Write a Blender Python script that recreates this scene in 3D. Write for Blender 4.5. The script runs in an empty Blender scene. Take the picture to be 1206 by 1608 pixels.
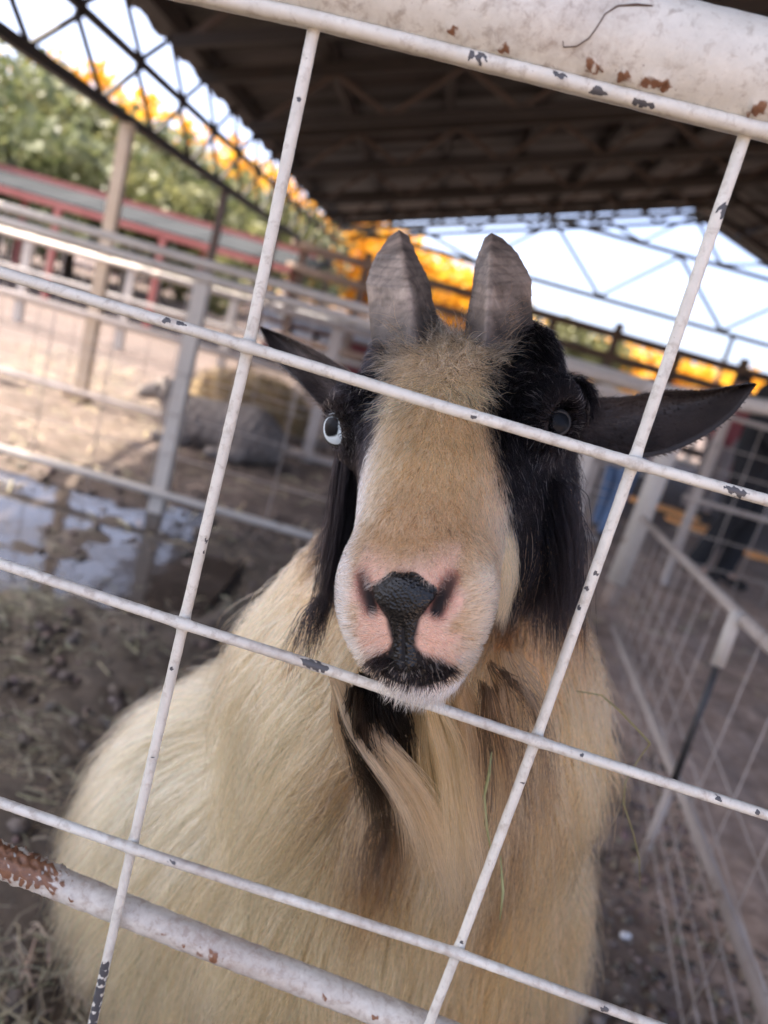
import bpy, bmesh, math, random
import numpy as np
from mathutils import Vector, Matrix

random.seed(7)
rng = np.random.default_rng(11)
scene = bpy.context.scene
COL = scene.collection

# ------------------------------------------------------------------ camera
F_PX = 1208.0                      # focal length in pixels of the 1206 x 1608 photograph
PITCH, ROLL = math.atan2(291.0, 1208.0), math.radians(15.8)
CAM = np.array((0.0, 0.0, 1.20))
_X = np.array((1.0, 0, 0)); FWD = np.array((0, math.cos(PITCH), -math.sin(PITCH))); _U = np.array((0, math.sin(PITCH), math.cos(PITCH)))
RIGHT = math.cos(ROLL) * _X + math.sin(ROLL) * _U
UPV = -math.sin(ROLL) * _X + math.cos(ROLL) * _U
cam_data = bpy.data.cameras.new('camera')
cam = bpy.data.objects.new('camera', cam_data); COL.objects.link(cam)
cam.matrix_world = Matrix([[RIGHT[i], UPV[i], -FWD[i], CAM[i]] for i in range(3)] + [[0, 0, 0, 1]])
cam_data.sensor_fit = 'VERTICAL'; cam_data.sensor_height = 36.0; cam_data.sensor_width = 27.0
cam_data.lens = 36.0 * F_PX / 1608.0
cam_data.clip_start = 0.02; cam_data.clip_end = 900.0
cam_data.dof.use_dof = True; cam_data.dof.focus_distance = 0.46; cam_data.dof.aperture_fstop = 5.2
scene.camera = cam

# ------------------------------------------------------------------ light
SUN_EL, SUN_AZ = math.radians(66), math.radians(-85)      # azimuth clockwise from +Y
world = bpy.data.worlds.new("World"); scene.world = world; world.use_nodes = True
wn = world.node_tree.nodes; wl = world.node_tree.links
sky = wn.new('ShaderNodeTexSky'); sky.sky_type = 'NISHITA'; sky.sun_disc = False
sky.sun_elevation = SUN_EL; sky.sun_rotation = SUN_AZ; sky.air_density = 0.36; sky.dust_density = 4.0; sky.ozone_density = 0.4
bg = wn['Background']; bg.inputs[1].default_value = 0.15; wl.new(sky.outputs[0], bg.inputs[0])
sun_d = bpy.data.lights.new('sun', 'SUN'); sun_d.energy = 2.4; sun_d.angle = math.radians(0.5); sun_d.color = (1.0, 0.90, 0.76)
sun = bpy.data.objects.new('sun', sun_d); COL.objects.link(sun); sun.location = (0, 0, 30)
sd = Vector((math.sin(SUN_AZ) * math.cos(SUN_EL), math.cos(SUN_AZ) * math.cos(SUN_EL), math.sin(SUN_EL)))
sun.rotation_euler = sd.to_track_quat('Z', 'Y').to_euler()
vs = scene.view_settings
scene.display_settings.display_device = 'sRGB'
vs.view_transform = 'Standard'; vs.look = 'None'; vs.gamma = 1.0; vs.use_curve_mapping = False
vs.exposure = 2.65
scene.cycles.max_bounces = 10; scene.cycles.transparent_max_bounces = 12
scene.cycles.diffuse_bounces = 4; scene.cycles.glossy_bounces = 4; scene.cycles.transmission_bounces = 8
scene.cycles.use_denoising = True
scene.cycles.sample_clamp_indirect = 8.0
scene.cycles_curves.shape = 'RIBBONS'; scene.cycles_curves.subdivisions = 2

# ------------------------------------------------------------------ helpers
def ray(px, py):
    """world direction through a pixel of the photograph, unit depth along the optical axis"""
    return (px - 603.0) / F_PX * RIGHT + (804.0 - py) / F_PX * UPV + FWD
def atd(px, py, d):
    return CAM + ray(px, py) * d
def at(px, py, Y):
    r = ray(px, py); return CAM + r * (Y / r[1])
def atz(px, py, Z):
    r = ray(px, py); return CAM + r * ((Z - CAM[2]) / r[2])
def project(p):
    q = np.asarray(p) - CAM; d = q @ FWD
    return 603 + F_PX * (q @ RIGHT) / d, 804 - F_PX * (q @ UPV) / d, d

def tag(o, label=None, cat=None, group=None, kind=None):
    if label: o['label'] = label
    if cat: o['category'] = cat
    if group: o['group'] = group
    if kind: o['kind'] = kind
    return o
def empty(name, loc=(0, 0, 0), parent=None):
    o = bpy.data.objects.new(name, None); o.empty_display_size = 0.1; COL.objects.link(o)
    o.location = loc
    if parent: o.parent = parent
    return o
def link(name, me, parent=None, loc=None):
    o = bpy.data.objects.new(name, me); COL.objects.link(o)
    if parent is not None: o.parent = parent
    if loc is not None: o.location = loc
    return o
def rel(o, parent):
    """parent an object whose mesh is in world coordinates"""
    o.parent = parent
    o.matrix_parent_inverse = Matrix.Translation(-Vector(parent.location)) if parent.parent is None else Matrix.Translation(-Vector(parent.location))
    return o

class MB:
    """collects simple solids, then links them as one mesh object"""
    def __init__(s): s.v = []; s.f = []
    def quad_strip(s, rings, closed=True, cap=True):
        b = len(s.v); n = len(rings[0])
        for r in rings: s.v.extend([tuple(map(float, q)) for q in r])
        m = n if closed else n - 1
        for i in range(len(rings) - 1):
            for j in range(m):
                a = b + i * n + j; c = b + i * n + (j + 1) % n
                s.f.append((a, c, c + n, a + n))
        if cap:
            s.f.append(tuple(b + j for j in range(n))[::-1]); s.f.append(tuple(b + (len(rings) - 1) * n + j for j in range(n)))
        return s
    def tube(s, pts, r, sides=8):
        pts = [np.asarray(p, float) for p in pts]
        rr = r if hasattr(r, '__len__') else [r] * len(pts)
        rings = []; ref = None
        for i, p in enumerate(pts):
            d = pts[min(i + 1, len(pts) - 1)] - pts[max(i - 1, 0)]; d = d / (np.linalg.norm(d) + 1e-12)
            if ref is None:
                a = np.array((0, 0, 1.0)) if abs(d[2]) < .8 else np.array((1.0, 0, 0))
            else: a = ref
            x = a - d * (a @ d); x /= np.linalg.norm(x); ref = x; y = np.cross(d, x)
            rings.append([p + rr[i] * (math.cos(t) * x + math.sin(t) * y) for t in np.linspace(0, 2 * math.pi, sides, endpoint=False)])
        return s.quad_strip(rings)
    def bar(s, a, b, w, h, up=(0, 0, 1)):
        """square section bar a->b"""
        a = np.asarray(a, float); b = np.asarray(b, float); d = b - a; d /= np.linalg.norm(d); up = np.asarray(up, float)
        if abs(d @ up) > .97: up = np.array((0, 1.0, 0))
        x = np.cross(d, up); x /= np.linalg.norm(x); y = np.cross(x, d)
        sec = lambda p: [p + x * w / 2 * i + y * h / 2 * j for i, j in ((-1, -1), (1, -1), (1, 1), (-1, 1))]
        return s.quad_strip([sec(a), sec(b)])
    def box(s, lo, hi):
        (x0, y0, z0), (x1, y1, z1) = lo, hi
        return s.quad_strip([[(x0, y0, z0), (x1, y0, z0), (x1, y1, z0), (x0, y1, z0)], [(x0, y0, z1), (x1, y0, z1), (x1, y1, z1), (x0, y1, z1)]])
    def mesh(s, name, mat=None, smooth=False):
        me = bpy.data.meshes.new(name); me.from_pydata(s.v, [], s.f); me.update()
        bm = bmesh.new(); bm.from_mesh(me); bmesh.ops.recalc_face_normals(bm, faces=bm.faces); bm.to_mesh(me); bm.free()
        if mat: me.materials.append(mat)
        if smooth: me.polygons.foreach_set('use_smooth', [True] * len(me.polygons))
        return me
    def build(s, name, mat, parent=None, smooth=False):
        o = link(name, s.mesh(name, mat, smooth))
        if parent is not None: rel(o, parent)
        return o

def np_mesh(name, V, Q, mat=None, smooth=True):
    me = bpy.data.meshes.new(name); V = np.asarray(V, np.float32); Q = np.asarray(Q, np.int32); k = Q.shape[1]
    me.vertices.add(len(V)); me.vertices.foreach_set('co', V.ravel())
    me.loops.add(Q.size); me.loops.foreach_set('vertex_index', Q.ravel())
    me.polygons.add(len(Q)); me.polygons.foreach_set('loop_start', np.arange(0, Q.size, k, dtype=np.int32))
    me.update(calc_edges=True); me.validate()
    if smooth: me.polygons.foreach_set('use_smooth', np.ones(len(me.polygons), bool))
    if mat: me.materials.append(mat)
    return me
def vcol(me, name, C):
    a = me.attributes.new(name, 'FLOAT_COLOR', 'POINT'); C = np.asarray(C, np.float32)
    if C.ndim == 1: C = np.repeat(C[:, None], 3, 1)
    a.data.foreach_set('color', np.concatenate([C, np.ones((len(C), 1), np.float32)], 1).ravel())

# ------------------------------------------------------------------ materials
def mat_nodes(name):
    m = bpy.data.materials.new(name); m.use_nodes = True
    return m, m.node_tree.nodes, m.node_tree.links, m.node_tree.nodes['Principled BSDF']
def ramp(n, stops, interp='LINEAR'):
    r = n.new('ShaderNodeValToRGB'); r.color_ramp.interpolation = interp
    while len(r.color_ramp.elements) < len(stops): r.color_ramp.elements.new(.5)
    for e, (p, c) in zip(r.color_ramp.elements, stops): e.position = p; e.color = (*c, 1) if len(c) == 3 else c
    return r
def noise(n, l, coord, scale, detail=6, rough=.6, dist=0.0):
    t = n.new('ShaderNodeTexNoise'); t.inputs['Scale'].default_value = scale; t.inputs['Detail'].default_value = detail
    t.inputs['Roughness'].default_value = rough; t.inputs['Distortion'].default_value = dist
    l.new(coord, t.inputs['Vector']); return t
def coords(n, which='Object'):
    return n.new('ShaderNodeTexCoord').outputs[which]
def mix(n, l, fac, a, b, blend='MIX'):
    m = n.new('ShaderNodeMix'); m.data_type = 'RGBA'; m.blend_type = blend
    for k, v in ((0, fac), (6, a), (7, b)):
        if hasattr(v, 'links'): l.new(v, m.inputs[k])
        else: m.inputs[k].default_value = (*v, 1) if hasattr(v, '__len__') and len(v) == 3 else v
    return m.outputs[2]
def bump(n, l, h, bsdf, strength=.4, dist=.01):
    b = n.new('ShaderNodeBump'); b.inputs['Strength'].default_value = strength; b.inputs['Distance'].default_value = dist
    l.new(h, b.inputs['Height']); l.new(b.outputs[0], bsdf.inputs['Normal']); return b
def worn(name, c1, c2, c3, scale=6, rough=.6, metal=0.0, bstr=.25, amount=.62, coord='Object'):
    """base colour with mottling c2 and patches of c3"""
    m, n, l, b = mat_nodes(name); co = coords(n, coord)
    a = noise(n, l, co, scale, 8, .65); p = noise(n, l, co, scale * 2.7, 9, .7, .4)
    r1 = ramp(n, [(.35, (0, 0, 0)), (.7, (1, 1, 1))]); l.new(a.outputs[0], r1.inputs[0])
    r2 = ramp(n, [(amount, (0, 0, 0)), (amount + .06, (1, 1, 1))]); l.new(p.outputs[0], r2.inputs[0])
    c = mix(n, l, r1.outputs[0], c1, c2); c = mix(n, l, r2.outputs[0], c, c3); l.new(c, b.inputs['Base Color'])
    b.inputs['Roughness'].default_value = rough; b.inputs['Metallic'].default_value = metal
    bump(n, l, p.outputs[0], b, bstr, .004); return m

# ------------------------------------------------------------------ implicit surfaces
def axis(lo, hi, fine, coarse):
    """grid line positions: 'fine' is (a, b, step); outside it the step grows to coarse"""
    a, b, h = fine; mid = list(np.arange(a, b, h)); out = mid[:]; x, s = a, h
    while x > lo: s = min(s * 1.18, coarse); x -= s; out.insert(0, x)
    x, s = mid[-1], h
    while x < hi: s = min(s * 1.18, coarse); x += s; out.append(x)
    return np.array(out, np.float32)
def smin(a, b, k):
    if k <= 0: return np.minimum(a, b)
    h = np.maximum(k - np.abs(a - b), 0) / k
    return np.minimum(a, b) - h * h * k * .25
class Field:
    def __init__(s, xs, ys, zs):
        s.a = (xs, ys, zs); s.v = np.full((len(xs), len(ys), len(zs)), .2, np.float32)
    def sub(s, lo, hi):
        sl = []
        for i in range(3):
            a, b = np.searchsorted(s.a[i], (lo[i], hi[i])); sl.append(slice(max(a - 1, 0), min(b + 1, len(s.a[i]))))
        return tuple(sl), [s.a[0][sl[0]][:, None, None], s.a[1][sl[1]][None, :, None], s.a[2][sl[2]][None, None, :]]
    def add(s, fn, lo, hi, k=.01, m=.03):
        sl, X = s.sub(np.asarray(lo) - m - k, np.asarray(hi) + m + k); s.v[sl] = smin(s.v[sl], fn(*X).astype(np.float32), k)
    def cut(s, fn, lo, hi, k=.004, m=.01):
        sl, X = s.sub(np.asarray(lo) - m, np.asarray(hi) + m); s.v[sl] = -smin(-s.v[sl], fn(*X).astype(np.float32), k)
    def cone(s, p, r1, q, r2, k=.02, cut=False):
        p = np.asarray(p, np.float32); q = np.asarray(q, np.float32); ba = q - p; L2 = float(ba @ ba) + 1e-9
        def fn(x, y, z):
            t = np.clip(((x - p[0]) * ba[0] + (y - p[1]) * ba[1] + (z - p[2]) * ba[2]) / L2, 0, 1)
            return np.sqrt((x - p[0] - ba[0] * t) ** 2 + (y - p[1] - ba[1] * t) ** 2 + (z - p[2] - ba[2] * t) ** 2) - (r1 + (r2 - r1) * t)
        R = max(r1, r2); lo, hi = np.minimum(p, q) - R, np.maximum(p, q) + R
        (s.cut if cut else s.add)(fn, lo, hi, k)
    def ell(s, c, axes, r, k=.02, cut=False):
        c = np.asarray(c, np.float32); A = np.asarray(axes, np.float32); r = np.asarray(r, np.float32)
        def fn(x, y, z):
            q = [((x - c[0]) * A[i][0] + (y - c[1]) * A[i][1] + (z - c[2]) * A[i][2]) for i in range(3)]
            k0 = np.sqrt(sum((q[i] / r[i]) ** 2 for i in range(3))); k1 = np.sqrt(sum((q[i] / r[i] ** 2) ** 2 for i in range(3))) + 1e-6
            return k0 * (k0 - 1) / k1
        R = float(r.max()); (s.cut if cut else s.add)(fn, c - R, c + R, k)
    def surface(s):
        v = s.v; neg = v < 0
        cnt = sum(neg[i:v.shape[0] - 1 + i, j:v.shape[1] - 1 + j, k:v.shape[2] - 1 + k].astype(np.int8) for i in (0, 1) for j in (0, 1) for k in (0, 1))
        cell = (cnt > 0) & (cnt < 8); ci = np.argwhere(cell); idx = np.full(cell.shape, -1, np.int32); idx[cell] = np.arange(len(ci))
        P = np.zeros((len(ci), 3)); N = np.zeros(len(ci))
        cs = [(i, j, k) for i in (0, 1) for j in (0, 1) for k in (0, 1)]
        G = lambda o: v[ci[:, 0] + o[0], ci[:, 1] + o[1], ci[:, 2] + o[2]]
        XYZ = lambda o: np.stack([s.a[d][ci[:, d] + o[d]] for d in range(3)], 1)
        for a in cs:
            for d in range(3):
                if a[d] == 0:
                    b = list(a); b[d] = 1; va, vb = G(a), G(b); m = (va < 0) != (vb < 0)
                    t = np.where(m, va / np.where(m, va - vb, 1), 0)[:, None]
                    P += np.where(m[:, None], XYZ(a) * (1 - t) + XYZ(b) * t, 0); N += m
        P /= N[:, None]; Q = []
        for d in range(3):
            e, f = [(1, 2), (2, 0), (0, 1)][d]
            lo = [slice(1, -1)] * 3; lo[d] = slice(0, -1); hi = [slice(1, -1)] * 3; hi[d] = slice(1, None)
            A, B = neg[tuple(lo)], neg[tuple(hi)]; g = np.argwhere(A != B); flip = A[tuple(g.T)]
            g[:, e] += 1; g[:, f] += 1
            def cellid(de, df):
                h = g.copy(); h[:, e] -= de; h[:, f] -= df; return idx[tuple(h.T)]
            q = np.stack([cellid(1, 1), cellid(0, 1), cellid(0, 0), cellid(1, 0)], 1)
            q[~flip] = q[~flip][:, ::-1]; Q.append(q)
        Q = np.concatenate(Q); Q = Q[(Q >= 0).all(1)]
        return P, Q
    def sample(s, p):
        i = []; w = []
        for d in range(3):
            a = s.a[d]; j = np.clip(np.searchsorted(a, p[:, d]) - 1, 0, len(a) - 2); i.append(j)
            w.append(np.clip((p[:, d] - a[j]) / (a[j + 1] - a[j]), 0, 1))
        out = 0
        for x in (0, 1):
            for y in (0, 1):
                for z in (0, 1):
                    out = out + s.v[i[0] + x, i[1] + y, i[2] + z] * (w[0] if x else 1 - w[0]) * (w[1] if y else 1 - w[1]) * (w[2] if z else 1 - w[2])
        return out
    def grad(s, p, h=.004):
        g = np.stack([s.sample(p + h * e) - s.sample(p - h * e) for e in np.eye(3)], 1)
        return g / (np.linalg.norm(g, axis=1, keepdims=True) + 1e-9)

def unit(v): return v / (np.linalg.norm(v, axis=-1, keepdims=True) + 1e-12)
def sstep(a, b, x):
    t = np.clip((x - a) / (b - a), 0, 1); return t * t * (3 - 2 * t)
def hair_obj(name, P, R, C, mat, parent=None):
    """P (n,k,3) strand points, R (n,k) radii, C (n,3) colours"""
    n, k = P.shape[:2]; c = bpy.data.hair_curves.new(name); c.add_curves([k] * n)
    c.attributes['position'].data.foreach_set('vector', P.astype(np.float32).ravel())
    c.attributes.new('radius', 'FLOAT', 'POINT').data.foreach_set('value', R.astype(np.float32).ravel())
    a = c.attributes.new('fur_colour', 'FLOAT_COLOR', 'CURVE')
    a.data.foreach_set('color', np.concatenate([C, np.ones((n, 1))], 1).astype(np.float32).ravel())
    c.materials.append(mat); o = bpy.data.objects.new(name, c); COL.objects.link(o)
    if parent is not None: rel(o, parent)
    return o
ROOF_Y0 = -0.9                 # the roof starts behind the photographer
# ------------------------------------------------------------------ setting: ground, mud, water
def h_noise(x, y, s, seed):
    r = np.random.default_rng(seed); a = 0
    for k in range(7):
        w = r.normal(size=2) * s * 1.55 ** k; a = a + np.sin(w[0] * x + w[1] * y + r.uniform(0, 6.28)) * .62 ** k
    return a * .5
def puddle_zone(x, y):
    return np.exp(-(((x + 1.55) / 1.25) ** 2 + ((y - 2.95) / .62) ** 2) ** 2) + np.exp(-(((x + 2.0) / .8) ** 2 + ((y - 3.62) / .10) ** 2))
def ground_z(x, y):
    near = np.exp(-np.maximum(np.hypot(x, y - 2.5) - 3.5, 0) / 4)
    z = .030 * h_noise(x, y, 2.2, 3) + .018 * h_noise(x, y, 9, 4) + .010 * h_noise(x, y, 26, 8)
    z = z * near + .035 * (1 - near) * h_noise(x, y, .5, 6) * .5
    return z + .012 - .046 * np.clip(puddle_zone(x, y), 0, 1)
gx, gy = axis(-420, 420, (-3.6, 3.6, .035), 40), axis(-60, 700, (.6, 6.5, .035), 40)
GXX, GYY = np.meshgrid(gx, gy, indexing='ij'); GZZ = ground_z(GXX, GYY)
ni, nj = GXX.shape; ii = (np.arange(ni - 1)[:, None] * nj + np.arange(nj - 1)[None]).ravel()
gm, n, l, b = mat_nodes('soil'); co = coords(n)
a1 = noise(n, l, co, 1.3, 9, .65); a2 = noise(n, l, co, 14, 8, .7); a3 = noise(n, l, co, 70, 5, .7)
at_ = n.new('ShaderNodeAttribute'); at_.attribute_name = 'soil'
rm = ramp(n, [(.3, (.45, .42, .4)), (.75, (1.3, 1.28, 1.25))]); l.new(a2.outputs[0], rm.inputs[0])
rm2 = ramp(n, [(.3, (.65, .65, .65)), (.7, (1.25, 1.22, 1.2))]); l.new(a1.outputs[0], rm2.inputs[0])
c = mix(n, l, 1.0, at_.outputs['Color'], rm.outputs[0], 'MULTIPLY'); c = mix(n, l, 1.0, c, rm2.outputs[0], 'MULTIPLY'); l.new(c, b.inputs['Base Color'])
rr = n.new('ShaderNodeMath'); rr.operation = 'MULTIPLY_ADD'; l.new(at_.outputs['Alpha'], rr.inputs[0]); rr.inputs[1].default_value = 0; rr.inputs[2].default_value = .85; l.new(rr.outputs[0], b.inputs['Roughness'])
bump(n, l, mix(n, l, .5, a2.outputs[0], a3.outputs[0]), b, .6, .02)
gme = np_mesh('ground', np.stack([GXX, GYY, GZZ], -1).reshape(-1, 3), np.stack([ii, ii + nj, ii + nj + 1, ii + 1], 1), gm)
xf, yf = GXX.ravel(), GYY.ravel(); k_ = h_noise(xf, yf, .9, 21)
sc_ = lerp_ = None
mud, dirt, pale = np.array((.105, .086, .066)), np.array((.118, .090, .074)), np.array((.112, .085, .074))
w1 = sstep(3.3, 3.9, yf + .15 * k_) ; w2 = sstep(6.5, 8.5, yf + .5 * k_); w3 = sstep(.55, 1.25, xf + .1 * k_) * sstep(8.5, 6, yf)
sc_ = mud[None] * (1 - w1)[:, None] + dirt[None] * w1[:, None]; sc_ = sc_ * (1 - w2)[:, None] + pale[None] * w2[:, None]; sc_ = sc_ * (1 - w3)[:, None] + (np.array((.48, .37, .30)))[None] * w3[:, None]
vcol(gme, 'soil', sc_)
tag(link('ground', gme), kind='structure')
wm, n, l, b = mat_nodes('muddy_water'); b.inputs['Base Color'].default_value = (.045, .036, .030, 1); b.inputs['Roughness'].default_value = .06; b.inputs['IOR'].default_value = 1.33
b.inputs['Specular IOR Level'].default_value = .9
bump(n, l, noise(n, l, coords(n), 9, 3).outputs[0], b, .08, .02)
wx, wy = np.meshgrid(np.linspace(-3.6, -.55, 40), np.linspace(2.1, 3.85, 24), indexing='ij'); iw = (np.arange(39)[:, None] * 24 + np.arange(23)[None]).ravel()
tag(link('puddle_water', np_mesh('puddle_water', np.stack([wx, wy, wx * 0 - .010], -1).reshape(-1, 3), np.stack([iw, iw + 24, iw + 25, iw + 1], 1), wm)), kind='structure')

# ------------------------------------------------------------------ the barn over the pens
EX, EZ, RX, RZ, WX, Y0, Y1 = -2.55, 2.92, 4.5, 5.13, 11.55, ROOF_Y0, 17.2
dark_m = worn('dark_brown_steel', (.014, .010, .008), (.020, .013, .010), (.035, .017, .009), 3, .7, 0, .2)
bar_m = worn('brown_steel', (.045, .027, .019), (.065, .040, .028), (.03, .018, .013), 3, .65, 0, .2)
pale_steel = worn('sunlit_far_steel', (.20, .24, .26), (.27, .31, .32), (.16, .15, .14), 3, .6, .0, .2)  # far-end steel, paled to put sunlight and haze into its colour
sheet_m, n, l, b = mat_nodes('roof_sheet'); oi = n.new('ShaderNodeObjectInfo'); r1 = ramp(n, [(0, (.014, .011, .010)), (.5, (.021, .017, .015)), (1, (.032, .020, .015))]); l.new(oi.outputs['Random'], r1.inputs[0])
n1 = noise(n, l, coords(n), 1.5, 8, .7); r2 = ramp(n, [(.35, (.6, .6, .6)), (.7, (1.25, 1.2, 1.1))]); l.new(n1.outputs[0], r2.inputs[0]); l.new(mix(n, l, 1.0, r1.outputs[0], r2.outputs[0], 'MULTIPLY'), b.inputs['Base Color']); b.inputs['Roughness'].default_value = .6
barn = empty('barn', (EX, 4.0, 0)); tag(barn, 'open sided barn with a dark sheet roof on brown steel trusses over the pens', 'barn')
def copy_part(src, dy, parent):
    o = src.copy(); COL.objects.link(o); o.parent = parent; o.location = src.location + Vector((0, dy, 0)); return o
def slope_z(x): return EZ + (RZ - EZ) * (1 - abs(x - RX) / (RX - EX))
# roof sheets, purlins
mbs = {}
for s, xe in ((-1, EX - .25), (1, WX + .25)):
    m = MB(); xs = np.linspace(0, 1.16, 9); prof = [.0, .0, .035, .035, .0, .0, .035, .035, .0]
    top = [[(x, y, slope_z(x) + pz + .02) for y, pz in zip(xs, prof)] for x in (RX, xe)]; under = [[(x, y, z - .012) for (x, y, z) in r] for r in top]
    m.quad_strip([top[0] + under[0][::-1], top[1] + under[1][::-1]]); mbs[s] = m.mesh('roof_sheet', sheet_m)
y = Y0
while y < Y1:
    for s in (-1, 1):
        o = link('roof_sheet', mbs[s]); o.location = (0, y, rng.uniform(0, .006)); rel(o, barn)
    y += 1.16
for x in np.linspace(EX + .05, WX - .05, 15):
    MB().box((x - .04, Y0, slope_z(x) - .13), (x + .04, Y1 + .1, slope_z(x) - .012)).build('purlin', dark_m, barn)
# trusses across the barn
def truss_parts(far):
    yb = 0; P = []
    ml, mr = RX - (RZ - 4.20) / (RZ - EZ) * (RX - EX), RX + (RZ - 4.20) / (RZ - EZ) * (RX - EX)
    for x in (EX, WX): P.append(('rafter', MB().bar((x, yb, slope_z(x) - .19), (RX, yb, RZ - .19), .08, .10)))
    if far:
        P.append(('bottom_chord', MB().bar((EX, yb, 2.84), (WX, yb, 2.84),   .09, .10)))
        P.append(('middle_chord', MB().bar((ml + .1, yb, 4.10), (mr - .1, yb, 4.10), .09, .09)))
        xs = np.linspace(EX + .3, WX - .3, 11)
        for i in range(10):
            a, c = xs[i], xs[i + 1]; za, zc = (2.87, min(slope_z(c) - .25, 4.07)) if i % 2 == 0 else (min(slope_z(a) - .25, 4.07), 2.87)
            P.append(('web_bar', MB().bar((a, yb + .012, za), (c, yb + .012, zc), .07, .07)))
        xs = np.linspace(ml + .4, mr - .4, 7)
        for i in range(6):
            a, c = xs[i], xs[i + 1]; za, zc = (4.13, slope_z(c) - .24) if i % 2 == 0 else (slope_z(a) - .24, 4.13)
            P.append(('web_bar', MB().bar((a, yb - .012, za), (c, yb - .012, zc), .06, .06)))
        return P
    for x in (EX + .5, WX - .5): P.append(('lower_chord', MB().bar((x, yb, slope_z(x) - .62), (RX, yb, RZ - .62), .06, .07)))
    for x0, x1 in ((EX, RX), (RX, WX)):
        xs = np.linspace(x0 + .6, x1 - .6, 12)
        for i in range(11):
            a, c = xs[i], xs[i + 1]; up, lo = (lambda x: slope_z(x) - .22), (lambda x: slope_z(x) - .60)
            za, zc = (lo(a), up(c)) if i % 2 == 0 else (up(a), lo(c)); P.append(('web_bar', MB().bar((a, yb + .01, za), (c, yb + .01, zc), .04, .04)))
    return P
first = [(nm, m.mesh(nm, bar_m if nm == 'web_bar' else dark_m)) for nm, m in truss_parts(False)]
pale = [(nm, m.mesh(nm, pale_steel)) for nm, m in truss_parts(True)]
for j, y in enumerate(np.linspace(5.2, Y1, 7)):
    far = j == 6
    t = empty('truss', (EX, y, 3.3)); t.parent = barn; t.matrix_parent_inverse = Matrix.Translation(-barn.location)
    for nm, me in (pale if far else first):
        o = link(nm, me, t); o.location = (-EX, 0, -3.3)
# lattice girder along the low eave
gd = empty('eave_girder', (EX, 4, 2.06)); gd.parent = barn; gd.matrix_parent_inverse = Matrix.Translation(-barn.location)
def gpart(nm, m, mt):
    o = link(nm, m.mesh(nm, mt), gd); o.location = (-EX, -4, -2.06)
GZ = (2.06, 2.46, 2.84)
for z, w in zip(GZ, (.085, .06, .09)): gpart('chord', MB().bar((EX, Y0, z), (EX, Y1, z), w * .8, w * .8), dark_m)
for k, y in enumerate(np.arange(2.6, Y1 - .6, .95)):
    for z0, z1, q in ((GZ[0], GZ[1], 0), (GZ[1], GZ[2], .5)):
        ya = y + q
        gpart('web_bar', MB().bar((EX + .02, ya, z0 + .03), (EX + .02, ya + .5, z1 - .03), .028, .028), dark_m)
        gpart('web_bar', MB().bar((EX - .02, ya + .5, z1 - .03), (EX - .02, ya + 1.0, z0 + .03), .028, .028), dark_m)
post_m = worn('tan_post', (.46, .36, .26), (.54, .45, .34), (.30, .20, .13), 4, .6, 0, .2)
pB = atz(125, 625, 0)
for y in (pB[1], 8.6, 11.4, 14.2, Y1):
    m = MB().bar((EX, y, 0), (EX, y, 2.03), .075, .075) if y > 6 else MB().bar((EX + .03, y, 0), (EX + .03, y, 2.03), .085, .085)
    m.box((EX - .08, y - .08, 0), (EX + .10, y + .08, .05))
    m.build('post', post_m if y < 6 else bar_m, barn)
for y in (3.4, 8.6, 12.9, Y1): MB().bar((WX, y, 0), (WX, y, 2.72), .12, .12).build('post', bar_m, barn)
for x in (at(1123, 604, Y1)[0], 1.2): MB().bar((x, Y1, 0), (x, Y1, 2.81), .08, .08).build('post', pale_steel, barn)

# ------------------------------------------------------------------ trees
def leaf_material(name, c1, c2, trans):
    m, n, l, b = mat_nodes(name); nn = noise(n, l, coords(n), 1.7, 4, .7); at2 = n.new('ShaderNodeAttribute'); at2.attribute_name = 'leaf'
    r = ramp(n, [(.1, c1), (.9, c2)]); l.new(at2.outputs['Fac'], r.inputs[0]); l.new(r.outputs[0], b.inputs['Base Color']); b.inputs['Roughness'].default_value = .5
    t = n.new('ShaderNodeBsdfTranslucent'); l.new(r.outputs[0], t.inputs[0]); ms = n.new('ShaderNodeMixShader'); ms.inputs[0].default_value = trans
    l.new(b.outputs[0], ms.inputs[1]); l.new(t.outputs[0], ms.inputs[2]); l.new(ms.outputs[0], n['Material Output'].inputs[0]); return m
green_l = leaf_material('green_leaves', (.055, .072, .028), (.165, .18, .08), .35)
gold_l = leaf_material('golden_leaves', (.55, .27, .02), (.80, .46, .03), .45)
olive_l = leaf_material('olive_leaves', (.085, .095, .035), (.21, .205, .085), .4)
bark_m = worn('bark', (.10, .075, .055), (.16, .12, .09), (.05, .04, .03), 5, .9, 0, .8)
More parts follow.
